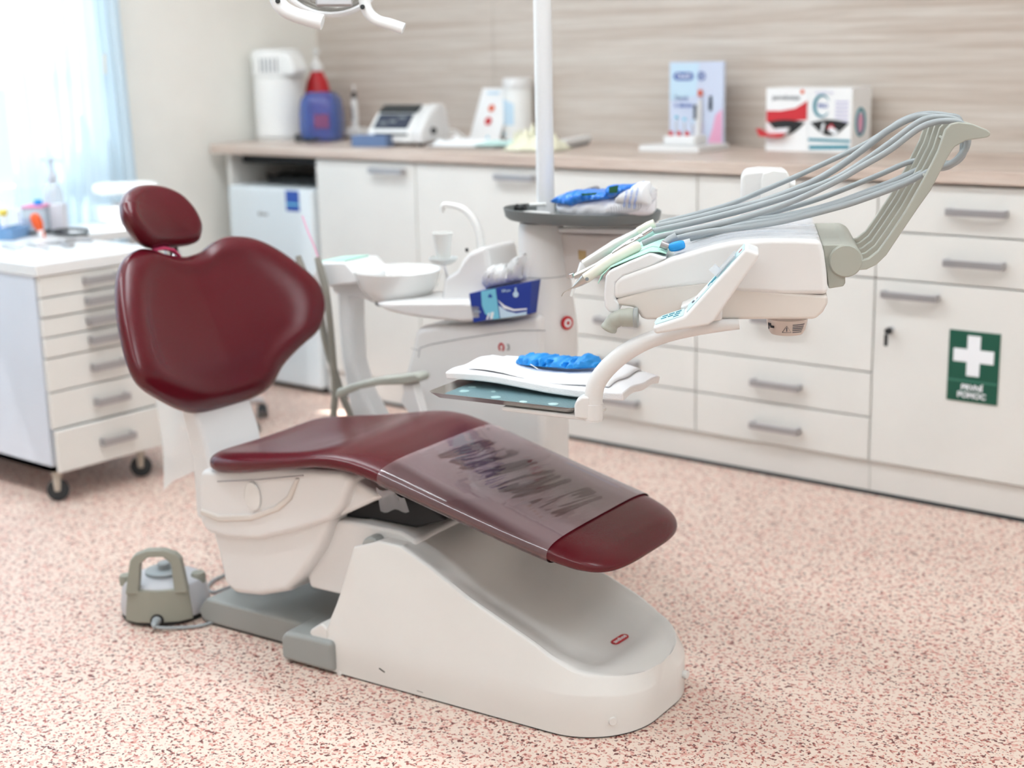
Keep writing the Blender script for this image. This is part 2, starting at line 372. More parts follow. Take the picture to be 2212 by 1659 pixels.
# further unit at the right edge and beyond it, same run
t = cabinet(s0, -.4, 'white base cabinet at the far right end of the run'); front(t, 'door', s0, -.4, BZ, TZ-.006)
# first aid sign
SX0, SX1, SZ0, SZ1 = -1.530, -1.385, .3265, .5285
t = thing('first_aid_sign', 'green and white first aid sign stuck on the cabinet door', 'sign', ((SX0+SX1)/2, CY-.002, SZ0))
part('sign_plate', MB().bb((SX0, CY-.003, SZ0), (SX1, CY-.0003, SZ1)), 'green_sign', t, smooth=0)
cx, cz = (SX0+SX1)/2-.0005, .459; w, h = .0575, .0185
b = MB().prism([(cx+x, CY-.004, cz+z) for x, z in ((-h, -h), (-w, -h), (-w, h), (-h, h), (-h, w), (h, w), (h, h), (w, h), (w, -h), (h, -h), (h, -w), (-h, -w))][::-1], (0, .001, 0))
part('white_cross', b, 'print_white', t, smooth=0)
part('divider_line', MB().bb((SX0+.001, CY-.0042, .3835), (SX1-.001, CY-.003, .3885)), 'green_line', t, smooth=0)
text('lettering', 'PRVN\u00cd', 'print_white', t, (cx, CY-.0042, .3675), RW, .0225, bold=.0008)
text('lettering', 'POMOC', 'print_white', t, (cx, CY-.0042, .3455), RW, .0225, bold=.0008)
# plinths, worktop, end panel
for x0, x1, lb in ((s4, s1-.001, 'long white plinth board under the base cabinets on the speckled floor'), (s1+.001, -.4, 'white plinth board below the door with the first aid sign')):
    t = thing('plinth_board', lb, 'plinth', ((x0+x1)/2, CY+.015, 0))
    part('board', MB().bb((x0, CY+.012, .012), (x1, CY+.024, BZ-.003)), 'plinth', t, smooth=0)
    part('floor_seal', MB().bb((x0, CY+.009, 0), (x1, CY+.024, .012)), 'rubber', t, smooth=0)
single('worktop', MB().bb((-4.655, 3.83, TZ), (-.4, YB-.001, .973)), 'worktop', 'long grey oak worktop running over the white cabinets', 'worktop', bevel=.004)
ZT = .973
single('end_panel', MB().bb((-4.60, 3.87, 0), (-4.575, YB-.02, TZ)), 'plinth', 'light grey end panel beside the fridge at the left wall', 'panel', smooth=0)
single('dark_rail', MB().bb((-4.574, 3.93, .895), (s4-.001, 3.95, TZ-.001)), 'dark', 'dark rail under the worktop above the fridge', 'rail', smooth=0)
# fridge
FX0, FX1 = -4.562, -4.072
t = thing('mini_fridge', 'small white fridge standing under the left end of the worktop', 'fridge', ((FX0+FX1)/2, 4.1, 0))
part('body', MB().bb((FX0, CY+.03, .02), (FX1, YB-.03, .812)), 'fridge', t, bevel=.006)
d = part('door', MB().bb((FX0, CY-.022, .022), (FX1, CY+.028, .812)), 'fridge', t, bevel=.014, seg=4)
part('foot_strip', MB().bb((FX0+.01, CY+.01, 0), (FX1-.01, CY+.04, .020)), 'dark', t, smooth=0)
part('badge', MB().prism(pill(Vector((-4.372, CY-.0222, .705)), .018, .016), (0, -.001, 0)).bb((-4.360, CY-.0232, .700), (-4.325, CY-.0222, .709)), 'grey_logo', d, smooth=0)
part('energy_sticker', MB().bb((-4.215, CY-.0235, .725), (-4.14, CY-.022, .805)), 'sticker_blue', d, smooth=0)
part('sticker_band', MB().bb((-4.212, CY-.0242, .748), (-4.143, CY-.0235, .756)), 'blue_light', d, smooth=0)
t = thing('coiled_cable', 'black coiled cable lying on top of the mini fridge', 'cable', (-4.3, 4.05, .812))
b = MB(); pts = []
for k in range(90): a = k*.28; pts.append((-4.28+(.13+.002*k)*math.cos(a), 4.07+.09*math.sin(a), .822+.006*(k % 3)))
part('coil', b.tube(pts, .008, 8), 'black', t)
part('grip', MB().tube(spline([(-4.20, 3.98, .835), (-4.14, 3.96, .850), (-4.09, 4.0, .835)]), .014, 10), 'black', t)

# ================================================================== THINGS ON THE WORKTOP
t = thing('water_distiller', 'tall white water distiller with vent slots at the left wall', 'appliance', (-4.55, 4.28, ZT))
cx, cy = -4.56, 4.14
part('tank', MB().lathe([(.08, 0), (.104, .004), (.104, .24), (.10, .245)], (cx, cy, ZT+.012), 40), 'white_matte', t, bevel=.003)
part('foot', MB().lathe([(.105, 0), (.105, .012)], (cx, cy, ZT), 40), 'plinth', t)
h = part('head', MB().lathe([(.095, .255), (.106, .262), (.106, .34), (.10, .365), (.07, .372)], (cx-.005, cy, ZT), 40, sx=1.0), 'white_matte', t, bevel=.004)
part('neck_ring', MB().lathe([(.097, .24), (.097, .258)], (cx, cy, ZT+.005), 40), 'grey', t)
part('spout_arm', MB().prism([(cx+.03, cy-.06, ZT+.265), (cx+.15, cy-.06, ZT+.265), (cx+.16, cy-.06, ZT+.29), (cx+.13, cy-.06, ZT+.35), (cx+.03, cy-.06, ZT+.365)], (0, .08, 0)), 'white_matte', t, bevel=.012)
b = MB()
for k in range(5):
    a = math.radians(-82+k*9.5); b.box((cx-.004+.1065*math.cos(a), cy+.1065*math.sin(a), ZT+.306), (.003, .0055, .055), Matrix.Rotation(a, 3, 'Z'))
part('vent_slots', b, 'print_grey', h, smooth=0)
b = MB()
for k in range(5):
    a = math.radians(-152+k*8); b.box((cx-.004+.1065*math.cos(a), cy+.1065*math.sin(a), ZT+.306), (.003, .0045, .050), Matrix.Rotation(a, 3, 'Z'))
part('vent_slots', b, 'grey', h, smooth=0)
part('level_window', MB().box((cx-.096, cy-.045, ZT+.13), (.006, .012, .17)), 'print_grey', t, bevel=.002)
# blue water jug with square body
jx, jy = -4.300, 4.125
t = thing('water_jug', 'translucent blue square water canister in front of the red bottle', 'canister', (jx, jy, ZT))
b = MB(); R = Matrix.Rotation(math.radians(30), 3, 'Z')
prof = ((.066, 0), (.076, .008), (.078, .10), (.074, .15), (.068, .178), (.054, .188), (.052, .200))
part('body', b.rings([[Vector((jx, jy, ZT+z)) + R @ Vector((r*sx, r*sy, 0)) for sx, sy in ((-1, -1), (-.4, -1.08), (.4, -1.08), (1, -1), (1.08, -.4), (1.08, .4), (1, 1), (.4, 1.08), (-.4, 1.08), (-1, 1), (-1.08, .4), (-1.08, -.4))] for r, z in prof]), 'jug_blue', t, sub=1)
part('label', MB().box(Vector((jx, jy, ZT+.105))+R @ Vector((.022, -.0845, -.02)), (.060, .001, .055), R), mat('violet_label', (128, 70, 110), .5), t, smooth=0)
# red soap bottle with white pump behind it
bx, by = -4.500, 4.300
t = thing('soap_bottle', 'red bottle with white pump top behind the blue canister', 'bottle', (bx, by, ZT))
part('bottle_body', MB().lathe([(.040, 0), (.050, .01), (.056, .13), (.054, .19), (.044, .235), (.028, .268), (.022, .28)], (bx, by, ZT), 32), 'red', t, bevel=.002)
part('collar', MB().lathe([(.026, .277), (.028, .282), (.026, .298), (.012, .32), (.007, .33)], (bx, by, ZT), 24), 'white_matte', t)
part('pump_head', MB().lathe([(.006, .325), (.006, .352), (.014, .356), (.012, .366)], (bx, by, ZT), 16).tube([(bx-.012, by, ZT+.360), (bx+.022, by-.012, ZT+.362), (bx+.034, by-.016, ZT+.355)], .006, 8), 'white_matte', t)
# electric toothbrush on its charger
ex, ey = at_z(768, 288, ZT).xy; ex, ey = -4.387, 4.40
t = thing('electric_toothbrush', 'white electric toothbrush standing upright on a small white charger', 'toothbrush', (ex, ey, ZT))
part('charger', MB().box((ex+.01, ey, ZT+.02), (.085, .06, .04)), 'white_matte', t, bevel=.012)
part('handle', MB().lathe([(.013, .03), (.016, .05), (.0155, .12), (.012, .155), (.008, .165)], (ex, ey, ZT), 20), 'white_plastic', t)
part('grip_pad', MB().box((ex+.000, ey-.0145, ZT+.10), (.009, .005, .055)), 'print_dark', t, bevel=.002)
part('neck', MB().lathe([(.008, .160), (.0105, .164), (.010, .182), (.006, .19)], (ex, ey, ZT), 16), 'black', t)
part('brush_head', MB().lathe([(.0045, .188), (.004, .205), (.006, .208), (.006, .216)], (ex, ey, ZT), 12), 'white_matte', t)
t = single('toothbrush_cord', MB().tube(spline([(ex+.05, ey-.01, ZT+.006), (ex+.06, ey-.06, ZT+.006), (ex+.02, ey-.10, ZT+.006), (ex+.07, ey-.13, ZT+.006), (ex+.045, ey-.16, ZT+.006)]), .005, 8), 'black', 'dark cord lying on the worktop in front of the toothbrush charger', 'cord')
single('safety_glasses', MB().tube(spline([at_z(640, 296, ZT+.02), at_z(655, 302, ZT+.012), at_z(672, 302, ZT+.012), at_z(688, 300, ZT+.02)]), .006, 8).tube([at_z(645, 303, ZT+.008)+Vector((.018*math.cos(a), 0, .008+.014*math.sin(a))) for a in [k*.42 for k in range(16)]], .005, 6).tube([at_z(668, 303, ZT+.008)+Vector((.018*math.cos(a), 0, .008+.014*math.sin(a))) for a in [k*.42 for k in range(16)]], .005, 6), 'rubber', 'dark rimmed spectacles lying before the blue canister', 'spectacles')
p = at_z(663, 305, ZT); single('pen_cap', MB().cyl(p+Vector((-.012, 0, .009)), p+Vector((.014, .006, .009)), .008), 'sticker_blue', 'bright blue round cap lying beside the dark spectacles', 'cap')
p = at_z(738, 311, ZT); single('sticky_note', MB().box(p+Vector((0, 0, .002)), (.07, .03, .003), Matrix.Rotation(.4, 3, 'Z')), 'cream', 'pale yellow note lying flat at the worktop edge', 'note')
# bag sealing machine: low white housing with raked dark display
t = thing('sealing_machine', 'low white desktop machine with raked dark display and round black knob', 'machine', (-4.0, 4.2, ZT))
mR = Matrix.Rotation(math.radians(9), 3, 'Z'); mo = Vector((-3.80, 4.10, ZT))
def mp(x, y, z): return mo + mR @ Vector((x, y, z))
for x0, x1, nm in ((-.012, .16, 'housing'),): pass
prof = [(-.09, .012), (-.095, .055), (-.03, .115), (.03, .150), (.075, .145), (.10, .06), (.10, .012)]
part('housing', MB().prism([mp(-.13, y, z) for y, z in prof], mR @ Vector((.20, 0, 0))), 'white_matte', t, bevel=.008)
part('end_cap', MB().prism([mp(.071, y*1.04, z*1.03) for y, z in prof], mR @ Vector((.05, 0, 0))), 'white_plastic', t, bevel=.010)
dn = basis((mR @ Vector((1, 0, 0))), mR @ Vector((0, .06, .06)))
part('display', MB().box(mp(-.03, -.060, .091), (.155, .072, .004), dn), 'print_dark', t, bevel=.002)
part('display_rim', MB().box(mp(-.03, -.008, .136), (.175, .05, .006), basis(mR @ Vector((1, 0, 0)), mR @ Vector((0, .06, .035)))), 'rubber', t, bevel=.003)
for q in ((-.06, -.07), (-.02, -.064), (.015, -.05)): part('display_print', MB().box(mp(q[0]-.01, q[1], .0935+(q[1]+.062)*1.0), (.03, .012, .002), dn), 'print_grey', t, smooth=0)
part('front_slot', MB().box(mp(-.02, -.0945, .045), (.15, .004, .008), mR), 'black', t, smooth=0)
b = MB()
for x, y in ((-.10, -.06), (-.10, .07), (.09, -.06), (.09, .07)): b.cyl(mp(x, y, 0), mp(x, y, .014), .016, .013)
part('feet', b, 'rubber', t)
part('knob', MB().cyl(mp(.121, -.02, .055), mp(.132, -.02, .055), .013, .011), 'black', t)
p = Vector((-3.862, 3.965, ZT)); single('blue_carton', MB().box(p+Vector((-.01, .01, .021)), (.15, .07, .042), Matrix.Rotation(.25, 3, 'Z')), mat('dusty_blue_card', (100, 122, 160), .6), 'flat dusty blue box lying in front of the sealing machine', 'box', bevel=.002)
single('machine_cable', MB().tube(spline([mp(.10, .08, .05), mp(.16, .08, .05), mp(.2, .10, .012), mp(.25, .06, .006), mp(.3, .12, .006), mp(.38, .08, .006), mp(.45, .1, .006)]), .004, 8).tube(spline([mp(.12, .06, .03), mp(.17, .06, .04), mp(.22, .03, .012), mp(.28, .02, .006), mp(.36, .05, .006)]), .004, 8), 'white_matte', 'white looping cables behind the right side of the sealing machine', 'cable')
# leaning card
t = thing('information_card', 'white printed card leaning against the white canister', 'card', (-3.80, 4.36, ZT))
q0, q1 = at_z(1012, 302, ZT), at_z(1074, 305, ZT); q0.y = 4.36; q1.y = 4.36
q0 = at_y(1012, 302, 4.33); q0.z = ZT; q1 = at_y(1076, 306, 4.33); q1.z = ZT
ex_ = (q1-q0).normalized(); up = (at_y(1043, 190, 4.41)-q0); chh = up.length; up.normalize(); cR = basis(ex_, up); cw = (q1-q0).length*.82
mid = q0+ex_*cw/2+up*chh/2
part('sheet', MB().prism([q0, q1, q1+up*chh, q0+up*chh], (0, .003, 0)), 'paper', t, smooth=0)
def cpos(x, y): return mid + cR @ Vector((x*cw, y*chh, .0035))
part('round_mark', MB().cyl(cpos(.12, .12), cpos(.12, .12)+cR @ Vector((0, 0, .001)), .014), 'orange', t)
part('round_mark', MB().cyl(cpos(.10, -.12), cpos(.10, -.12)+cR @ Vector((0, 0, .001)), .016), 'red_print', t)
part('blue_heading', MB().box(cpos(.05, .40), (.06, .010, .001), cR), 'sky_print', t, smooth=0)
part('blue_mark', MB().cyl(cpos(.22, -.42), cpos(.22, -.42)+cR @ Vector((0, 0, .001)), .006), 'blue_light', t)
# wipes canister
kx, ky = at_y(1119, 250, 4.40).x, 4.40
t = thing('wipes_canister', 'tall white screw-lid canister with pale blue label behind the pole', 'canister', (kx, ky, ZT))
part('tub', MB().lathe([(.052, 0), (.056, .004), (.056, .195), (.053, .20)], (kx, ky, ZT), 40), 'white_matte', t)
part('lid', MB().lathe([(.057, .20), (.058, .204), (.058, .236), (.054, .242)], (kx, ky, ZT), 40), 'white_plastic', t)
b = MB(); b.grid(lambda i, j: (kx+.0568*math.cos(math.radians(-130+i*62)), ky+.0568*math.sin(math.radians(-130+i*62)), ZT+.065+j*.10*(1-.25*abs(i-.2))), 16, 2)
part('label_print', b, 'sky_print', t)
b = MB(); b.grid(lambda i, j: (kx+.0570*math.cos(math.radians(-128+i*12)), ky+.0570*math.sin(math.radians(-128+i*12)), ZT+.025+j*.014), 4, 1)
part('label_print', b, 'blue_light', t)
part('black_strip', MB().box((kx+.03, ky-.075, ZT+.006), (.055, .012, .008)), 'black', t, bevel=.002)
# papers, gloves and clutter between card and pole
def crumple(c, sx, sy, h, seed, n=18, rot=0, lift=.004):
    rnd = random.Random(seed); ph = [(rnd.uniform(8, 34), rnd.uniform(0, 6.28), rnd.uniform(0, 6.28)) for _ in range(6)]
    R = Matrix.Rotation(rot, 3, 'Z')
    def f(i, j):
        x, y = (i-.5), (j-.5); z = 0
        for k, (q, a, p_) in enumerate(ph): z += math.sin(q*(x*math.cos(a)+y*math.sin(a))+p_)/(1+k*.4)
        e = max(0, 1-(2*abs(x))**4)*max(0, 1-(2*abs(y))**4)
        w = 1+.06*math.sin(9*x+seed)+.05*math.sin(13*y+seed)
        return Vector(c)+R @ Vector((x*sx*w, y*sy*w, lift+h*(.25+.25*abs(z))*e))
    return MB().grid(f, n, n)
p = at_z(985, 318, ZT); single('paper_sheets', crumple((p.x+.02, p.y+.04, ZT), .32, .12, .045, 3, rot=.1), 'paper', 'loose white paper sheets lying in front of the sealing machine', 'paper', solid=.001)
p = at_z(1075, 322, ZT); single('mint_wrappers', crumple((p.x-.02, p.y+.06, ZT), .20, .10, .018, 5, rot=.2, lift=.012), mat('pale_mint_paper', (200, 232, 226), .7), 'pale mint wrappers lying before the leaning card', 'wrapper', solid=.001)
p = at_z(1135, 328, ZT); single('latex_gloves', crumple((p.x+.0, p.y+.06, ZT), .21, .13, .10, 9, 30, rot=.1, lift=.004), 'latex', 'crumpled cream latex gloves by the pole on the worktop', 'gloves', solid=.001)
p = at_z(1062, 305, ZT); single('green_marker', MB().cyl(p+Vector((-.03, -.03, .03)), p+Vector((.04, -.02, .03)), .006), 'green_dark', 'small green marker lying among the papers by the card', 'pen')
t = thing('cordless_handset', 'white slim handset lying on the worktop right of the pole', 'handset', (-3.22, 4.2, ZT))
p0, p1 = at_z(1205, 322, ZT), at_z(1258, 312, ZT); dd = (p1-p0).normalized(); hR = basis(dd, dd.cross(Vector((0, 0, -1))))
part('shell', MB().box((p0+p1)/2+Vector((0, .02, .020)), ((p1-p0).length*1.15, .045, .022), hR), 'white_matte', t, bevel=.008)
part('underside', MB().box((p0+p1)/2+Vector((0, .02, .005)), ((p1-p0).length*.95, .035, .010), hR), 'print_grey', t, bevel=.003)
p = at_z(1208, 305, ZT); single('black_cap', MB().cyl(p+Vector((0, -.02, 0)), p+Vector((0, -.02, .018)), .010), 'black', 'small black cap standing on the worktop behind the handset', 'cap')  # a loose black cap

# toothbrush display: backing board and stepped stand
t = thing('display_board', 'pastel upright toothbrush advertising board standing against the back wall', 'board', (-2.72, 4.40, ZT))
BX0 = at_y(1446, 300, 4.38).x; BX1 = at_y(1562, 300, 4.38).x; BH = 1.266
part('board', MB().bb((BX0, 4.38, ZT), (BX1, 4.392, BH)), mat('pastel_board', (208, 216, 236), .4), t, smooth=0)
def ondb(x, z): return Vector((BX0+(BX1-BX0)*x, 4.379, ZT+(BH-ZT)*z))
b = MB().prism([ondb(.72, .05), ondb(.98, .05), ondb(.98, .45), ondb(.86, .38), ondb(.8, .2)], (0, -.0005, 0)); part('pink_swirl', b, 'pink_print', t, smooth=0)
b = MB().prism([ondb(.3, .05), ondb(.62, .05), ondb(.66, .3), ondb(.45, .22)], (0, -.0004, 0)); part('lilac_swirl', b, 'lilac_print', t, smooth=0)
b = MB().prism([ondb(.02, .55), ondb(.5, .6), ondb(.55, .98), ondb(.02, .98)], (0, -.0004, 0)); part('sky_swirl', b, 'sky_print', t, smooth=0)
c = ondb(.265, .83); l = part('logo_badge', MB().prism(pill(c, .080, .028), (0, -.001, 0)), 'sticker_blue', t, smooth=0); text('lettering', 'Oral-B', 'print_white', l, c+Vector((0, -.0014, 0)), RW, .020, bold=.0006)
c = ondb(.60, .83); b = MB().tube([c+Vector((.013*math.cos(a), -.001, .013*math.sin(a))) for a in [k*2*PI/20 for k in range(21)]], .002, 6); l = part('logo_ring', b, 'sticker_blue', t); text('lettering', 'iO', 'sticker_blue', l, c+Vector((0, -.0014, 0)), RW, .016)
text('lettering', 'Šetrný', 'sticker_blue', t, ondb(.10, .575), RW, .021, 'LEFT', bold=.0004); text('lettering', 'k dásním', 'sticker_blue', t, ondb(.10, .49), RW, .021, 'LEFT', bold=.0004)
# brush printed / mounted on the board
b = MB(); c = ondb(.60, .35); part('brush_handle', MB().tube([ondb(.56, .02)+Vector((0, -.006, 0)), ondb(.575, .40)+Vector((0, -.006, 0)), ondb(.59, .56)+Vector((0, -.006, 0))], [.013, .012, .006], 12), 'white_plastic', t)
part('brush_pad', MB().box(ondb(.535, .415)+Vector((0, -.018, 0)), (.012, .004, .05)), 'print_dark', t, bevel=.002)
part('brush_head', MB().tube([ondb(.59, .60)+Vector((0, -.006, 0)), ondb(.592, .67)+Vector((0, -.006, 0))], [.008, .007], 10), 'orange', t)
part('brush_icon', MB().prism(pill(ondb(.765, .50), .016, .016), (0, -.001, 0)).bb(ondb(.735, .43)+Vector((0, -.001, 0)), ondb(.795, .60)), 'print_dark', t, smooth=0)
t = thing('brush_stand', 'low white stepped stand with small brush heads before the advertising board', 'stand', (-2.76, 4.2, ZT))
q0, q1 = at_z(1383, 327, ZT), at_z(1505, 331, ZT)
X0, X1, YY = q0.x, q1.x, q0.y-.01; ang = 0
part('slab', MB().bb((X0, YY, ZT), (X1+.01, YY+.20, ZT+.022)), 'white_plastic', t, bevel=.004)
part('step', MB().bb((X0+.065, YY+.05, ZT+.022), (X1-.035, YY+.13, ZT+.052)), 'white_plastic', t, bevel=.006)
for k in range(3):
    x = X0+.085+k*.032
    h = part('sample_head', MB().cyl((x, YY+.07, ZT+.05), (x, YY+.07, ZT+.066), .008, .007), 'red_print', t)
    if k < 2 or 1:
        part('sample_stem', MB().cyl((x+.004, YY+.10, ZT+.05), (x+.002, YY+.10, ZT+.088+.006*(2-k)), .005, .003), 'clear', t)
        part('sample_tip', MB().cyl((x+.002, YY+.10, ZT+.094+.006*(2-k)), (x+.002, YY+.10, ZT+.104+.006*(2-k)), .006), ('blue_light', 'blue_light', 'sky_print')[k], t)
# two toothpaste dispenser cartons
def carton(x0, x1, label, grp='toothpaste sample cartons on the worktop'):
    t = thing('sample_carton', label, 'carton', ((x0+x1)/2, 4.40, ZT), grp)
    part('box', MB().bb((x0, 4.31, ZT), (x1, 4.45, ZT+.205)), 'paper', t, bevel=.0015, seg=2); return t
yf = 4.3092
ax0, ax1 = at_y(1653, 325, 4.31).x, at_y(1744, 325, 4.31).x; bx1 = at_y(1838, 325, 4.31).x
def face(x0, x1): return lambda x, z: Vector((x0+(x1-x0)*x, yf, ZT+.205*z))
t = carton(ax0, ax1-.001, 'red and white toothpaste sample carton, left one of the two'); f = face(ax0, ax1-.001)
part('red_panel', MB().prism([f(.02, .46), f(.98, .50), f(.98, .80), f(.7, .68), f(.35, .64), f(.02, .64)], (0, -.0006, 0)), 'red_print', t, smooth=0)
part('dark_opening', MB().prism([f(.06+.88*k/12, .46-.20*math.sin(PI*k/12)) for k in range(13)]+[f(.94-.88*k/12, .46+.04*math.sin(PI*k/12)) for k in range(1, 12)], (0, -.0012, 0)), 'black', t, smooth=0)
b = MB(); c = f(-.08, .30); b.prism([f(-.13, .36), f(.10, .27), f(.55, .30), f(.42, .22), f(-.05, .24)], (0, -.03, 0)); part('paste_tubes', b, 'red_print', t, smooth=0)
b = MB().prism([f(.3, .36), f(.6, .38), f(.55, .28), f(.35, .27)], (0, -.02, 0)); part('paste_tubes', b, 'print_white', t, smooth=0)
text('lettering', 'parodontax', 'print_grey', t, f(.48, .85)+Vector((0, -.0008, 0)), RW, .0235, bold=.0003, sx=.92)
part('sun_mark', MB().cyl(f(.86, .94), f(.86, .94)+Vector((0, -.001, 0)), .007), 'orange', t)
t = carton(ax1, bx1, 'white and teal toothpaste sample carton, right one of the two'); f = face(ax1, bx1)
part('teal_band', MB().prism([f(.04, .04), f(.96, .06), f(.96, .12), f(.04, .10)], (0, -.0006, 0)), 'teal', t, smooth=0)
part('teal_band', MB().prism([f(.02, .17), f(.98, .16), f(.98, .20), f(.02, .215)], (0, -.0006, 0)), 'teal', t, smooth=0)
part('dark_opening', MB().prism([f(.06+.88*k/12, .46-.20*math.sin(PI*k/12)) for k in range(13)]+[f(.94-.88*k/12, .46+.05*math.sin(PI*k/12)) for k in range(1, 12)], (0, -.0012, 0)), 'black', t, smooth=0)
b = MB(); b.box(f(.36, .38)+Vector((0, -.004, 0)), (.008, .004, .03), Matrix.Rotation(.2, 3, 'Y')).box(f(.60, .34)+Vector((0, -.004, 0)), (.03, .004, .016), Matrix.Rotation(.5, 3, 'Y')); part('paste_tubes', b, 'print_white', t, smooth=0)
part('paste_tubes', MB().box(f(.55, .38)+Vector((0, -.004, 0)), (.02, .003, .02), Matrix.Rotation(.9, 3, 'Y')), 'red_print', t, smooth=0)
c = f(.32, .72); b = MB().tube([c+Vector((.027*math.cos(a), -.001, .034*math.sin(a))) for a in [.5+k*5.2/24 for k in range(25)]], [.0008+.0045*math.sin(PI*k/24) for k in range(25)], 6); l = part('ring_mark', b, 'teal', t); text('lettering', 'PRO', 'sticker_blue', l, c+Vector((.003, -.001, 0)), RW, .018, bold=.0003)
text('lettering', 'SENSODYNE', 'lilac_print', t, f(.36, .92)+Vector((0, -.0008, 0)), RW, .0115)
for k in range(6): part('small_print', MB().prism([f(.62, .80-.06*k), f(.92, .80-.06*k), f(.92, .77-.06*k), f(.62, .77-.06*k)], (0, -.0006, 0)), 'lilac_print', t, smooth=0)
cc = Vector((bx1+.0006, 4.37, ZT+.095)); b = MB().tube([cc+Vector((0, .030*math.cos(a), .042*math.sin(a))) for a in [k*2*PI/24 for k in range(25)]], .005, 6); l = part('side_ring', b, 'teal', t)
part('side_picture', MB().prism([cc+Vector((0, .022*math.cos(a), .032*math.sin(a)-.004)) for a in [k*2*PI/16 for k in range(16)]], (.0008, 0, 0)), 'pink_print', l, smooth=0)
# ================================================================== DRAWER CART on the left
KX = -3.70; KY0 = 2.372; KW = .44; KD = .78; KZ0, KZ1 = .10, .70
KY1 = KY0+KW; KXb = KX-KD
t = thing('drawer_cart', 'white wheeled drawer cart standing left of the patient chair', 'cart', (KX-KD/2, (KY0+KY1)/2, 0))
b = MB().bb((KXb, KY0, KZ0), (KX-.02, KY0+.018, KZ1)).bb((KXb, KY1-.018, KZ0), (KX-.02, KY1, KZ1)).bb((KXb, KY0, KZ0), (KX-.02, KY1, KZ0+.018)).bb((KXb, KY0, KZ0), (KXb+.01, KY1, KZ1))
part('body', b, mat('cart_side', (218, 224, 234), .45), t, smooth=0)
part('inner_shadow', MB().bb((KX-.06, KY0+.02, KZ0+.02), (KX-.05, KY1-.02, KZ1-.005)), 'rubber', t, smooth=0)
part('cart_top', MB().bb((KXb-.01, KY0-.008, KZ1), (KX+.008, KY1+.008, KZ1+.036)), 'white_plastic', t, bevel=.004)
hh = [(.102, .232), (.236, .346), (.350, .450), (.454, .512), (.516, .572), (.576, .632), (.636, .698)]
for k, (z0, z1) in enumerate(hh):
    px = .016 if k == 0 else (.002*(k % 2))
    d = part('drawer', MB().bb((KX-.018+px, KY0+.004, z0), (KX+px, KY1-.004, z1)), 'cabinet', t, bevel=.003)
    if k == 0: part('drawer_box', MB().bb((KX-.40, KY0+.024, z0+.015), (KX-.019+px, KY1-.024, z1-.03)), 'carcass', d, smooth=0)
    zc = (z0+z1)/2+(.0 if k < 3 else .002); yc = (KY0+KY1)/2-.008
    b = MB().box((KX+px+.024, yc, zc), (.009, .118, .021))
    for s in (-1, 1): b.box((KX+px+.013, yc+s*.055, zc), (.026, .012, .022))
    part('handle', b, 'handle', d, bevel=.002)
for (x, y) in ((KX-.045, KY0+.03), (KX-.045, KY1-.10), (KXb+.05, KY0+.04), (KXb+.05, KY1-.05)):
    c = Vector((x, y, .034)); ax = Vector((.75, -.66, 0))
    w = part('caster', MB().cyl(c-ax*.010, c+ax*.010, .034, seg=28), 'rubber', t, bevel=.004)
    part('caster_fork', MB().tube([c+ax*.013, c+ax*.013+Vector((0, 0, .03)), c+Vector((.0, 0, .066))], [.009, .012, .012], 8).tube([c-ax*.013, c-ax*.013+Vector((0, 0, .03)), c+Vector((.0, 0, .066))], [.009, .012, .012], 8).cyl(c+Vector((0, 0, .05)), c+Vector((0, 0, .068)), .018), mat('fork_beige', (196, 186, 172), .4), w)
TT = KZ1+.036
def ct(x, y): return at_z(x, y, TT)
# things on the cart
def bottle(name, label, cat, p, r, h, body, cap, capr=None, caph=.02, group=None):
    t = thing(name, label, cat, p, group)
    part('bottle_body', MB().lathe([(r*.9, 0), (r, .004), (r, h*.82), (r*.6, h)], p, 24), body, t)
    part('cap', MB().lathe([((capr or r*.7), h), ((capr or r*.7), h+caph), ((capr or r*.7)*.85, h+caph+.003)], p, 20), cap, t); return t
p = Vector((-4.10, 2.60, TT))
p = ct(128, 505)+Vector((-.06, .03, 0)); p.z = TT
t = thing('pump_dispenser', 'clear pump bottle with white pump head standing at the curtain on the cart', 'dispenser', p)
part('bottle_body', MB().lathe([(.031, 0), (.034, .004), (.034, .13), (.030, .155), (.012, .175)], p, 28), 'clear', t)
part('pump', MB().lathe([(.015, .172), (.018, .178), (.016, .200), (.008, .212), (.006, .245)], p, 16).tube([p+Vector((0, 0, .243)), p+Vector((0, 0, .252))], .012, 12).tube([p+Vector((-.028, -.022, .249)), p+Vector((.018, .020, .249)), p+Vector((.030, .030, .240))], .005, 8), mat('pump_grey', (196, 202, 212), .4), t)
part('dip_tube', MB().cyl(p+Vector((0, 0, .01)), p+Vector((0, 0, .17)), .003), 'white_matte', t)
p = ct(152, 500)+Vector((-.0, -.04, 0)); single('white_carton', MB().box(p+Vector((0, 0, .05)), (.045, .045, .10), Matrix.Rotation(.6, 3, 'Z')), mat('pale_card', (214, 214, 222), .6), 'small pale upright carton right of the pink-lidded box on the cart', 'carton', bevel=.001)
p = ct(95, 507)+Vector((-.03, .0, 0)); t = thing('lidded_box', 'square white box with thin pink lid standing on the cart', 'box', p)
part('box_body', MB().box(p+Vector((0, 0, .047)), (.07, .09, .094), Matrix.Rotation(.62, 3, 'Z')), 'clear', t, bevel=.003); part('lid', MB().box(p+Vector((0, 0, .097)), (.075, .096, .007), Matrix.Rotation(.62, 3, 'Z')), mat('pink_lid', (216, 120, 160), .5), t, bevel=.002)
q = p+Vector((.004, .006, .1005)); single('blue_cap', MB().lathe([(.014, 0), (.014, .014), (.011, .018)], q, 20), 'blue_sleeve', 'small bright blue cap lying on the pink lid', 'cap')  # a loose blue cap resting on the lid
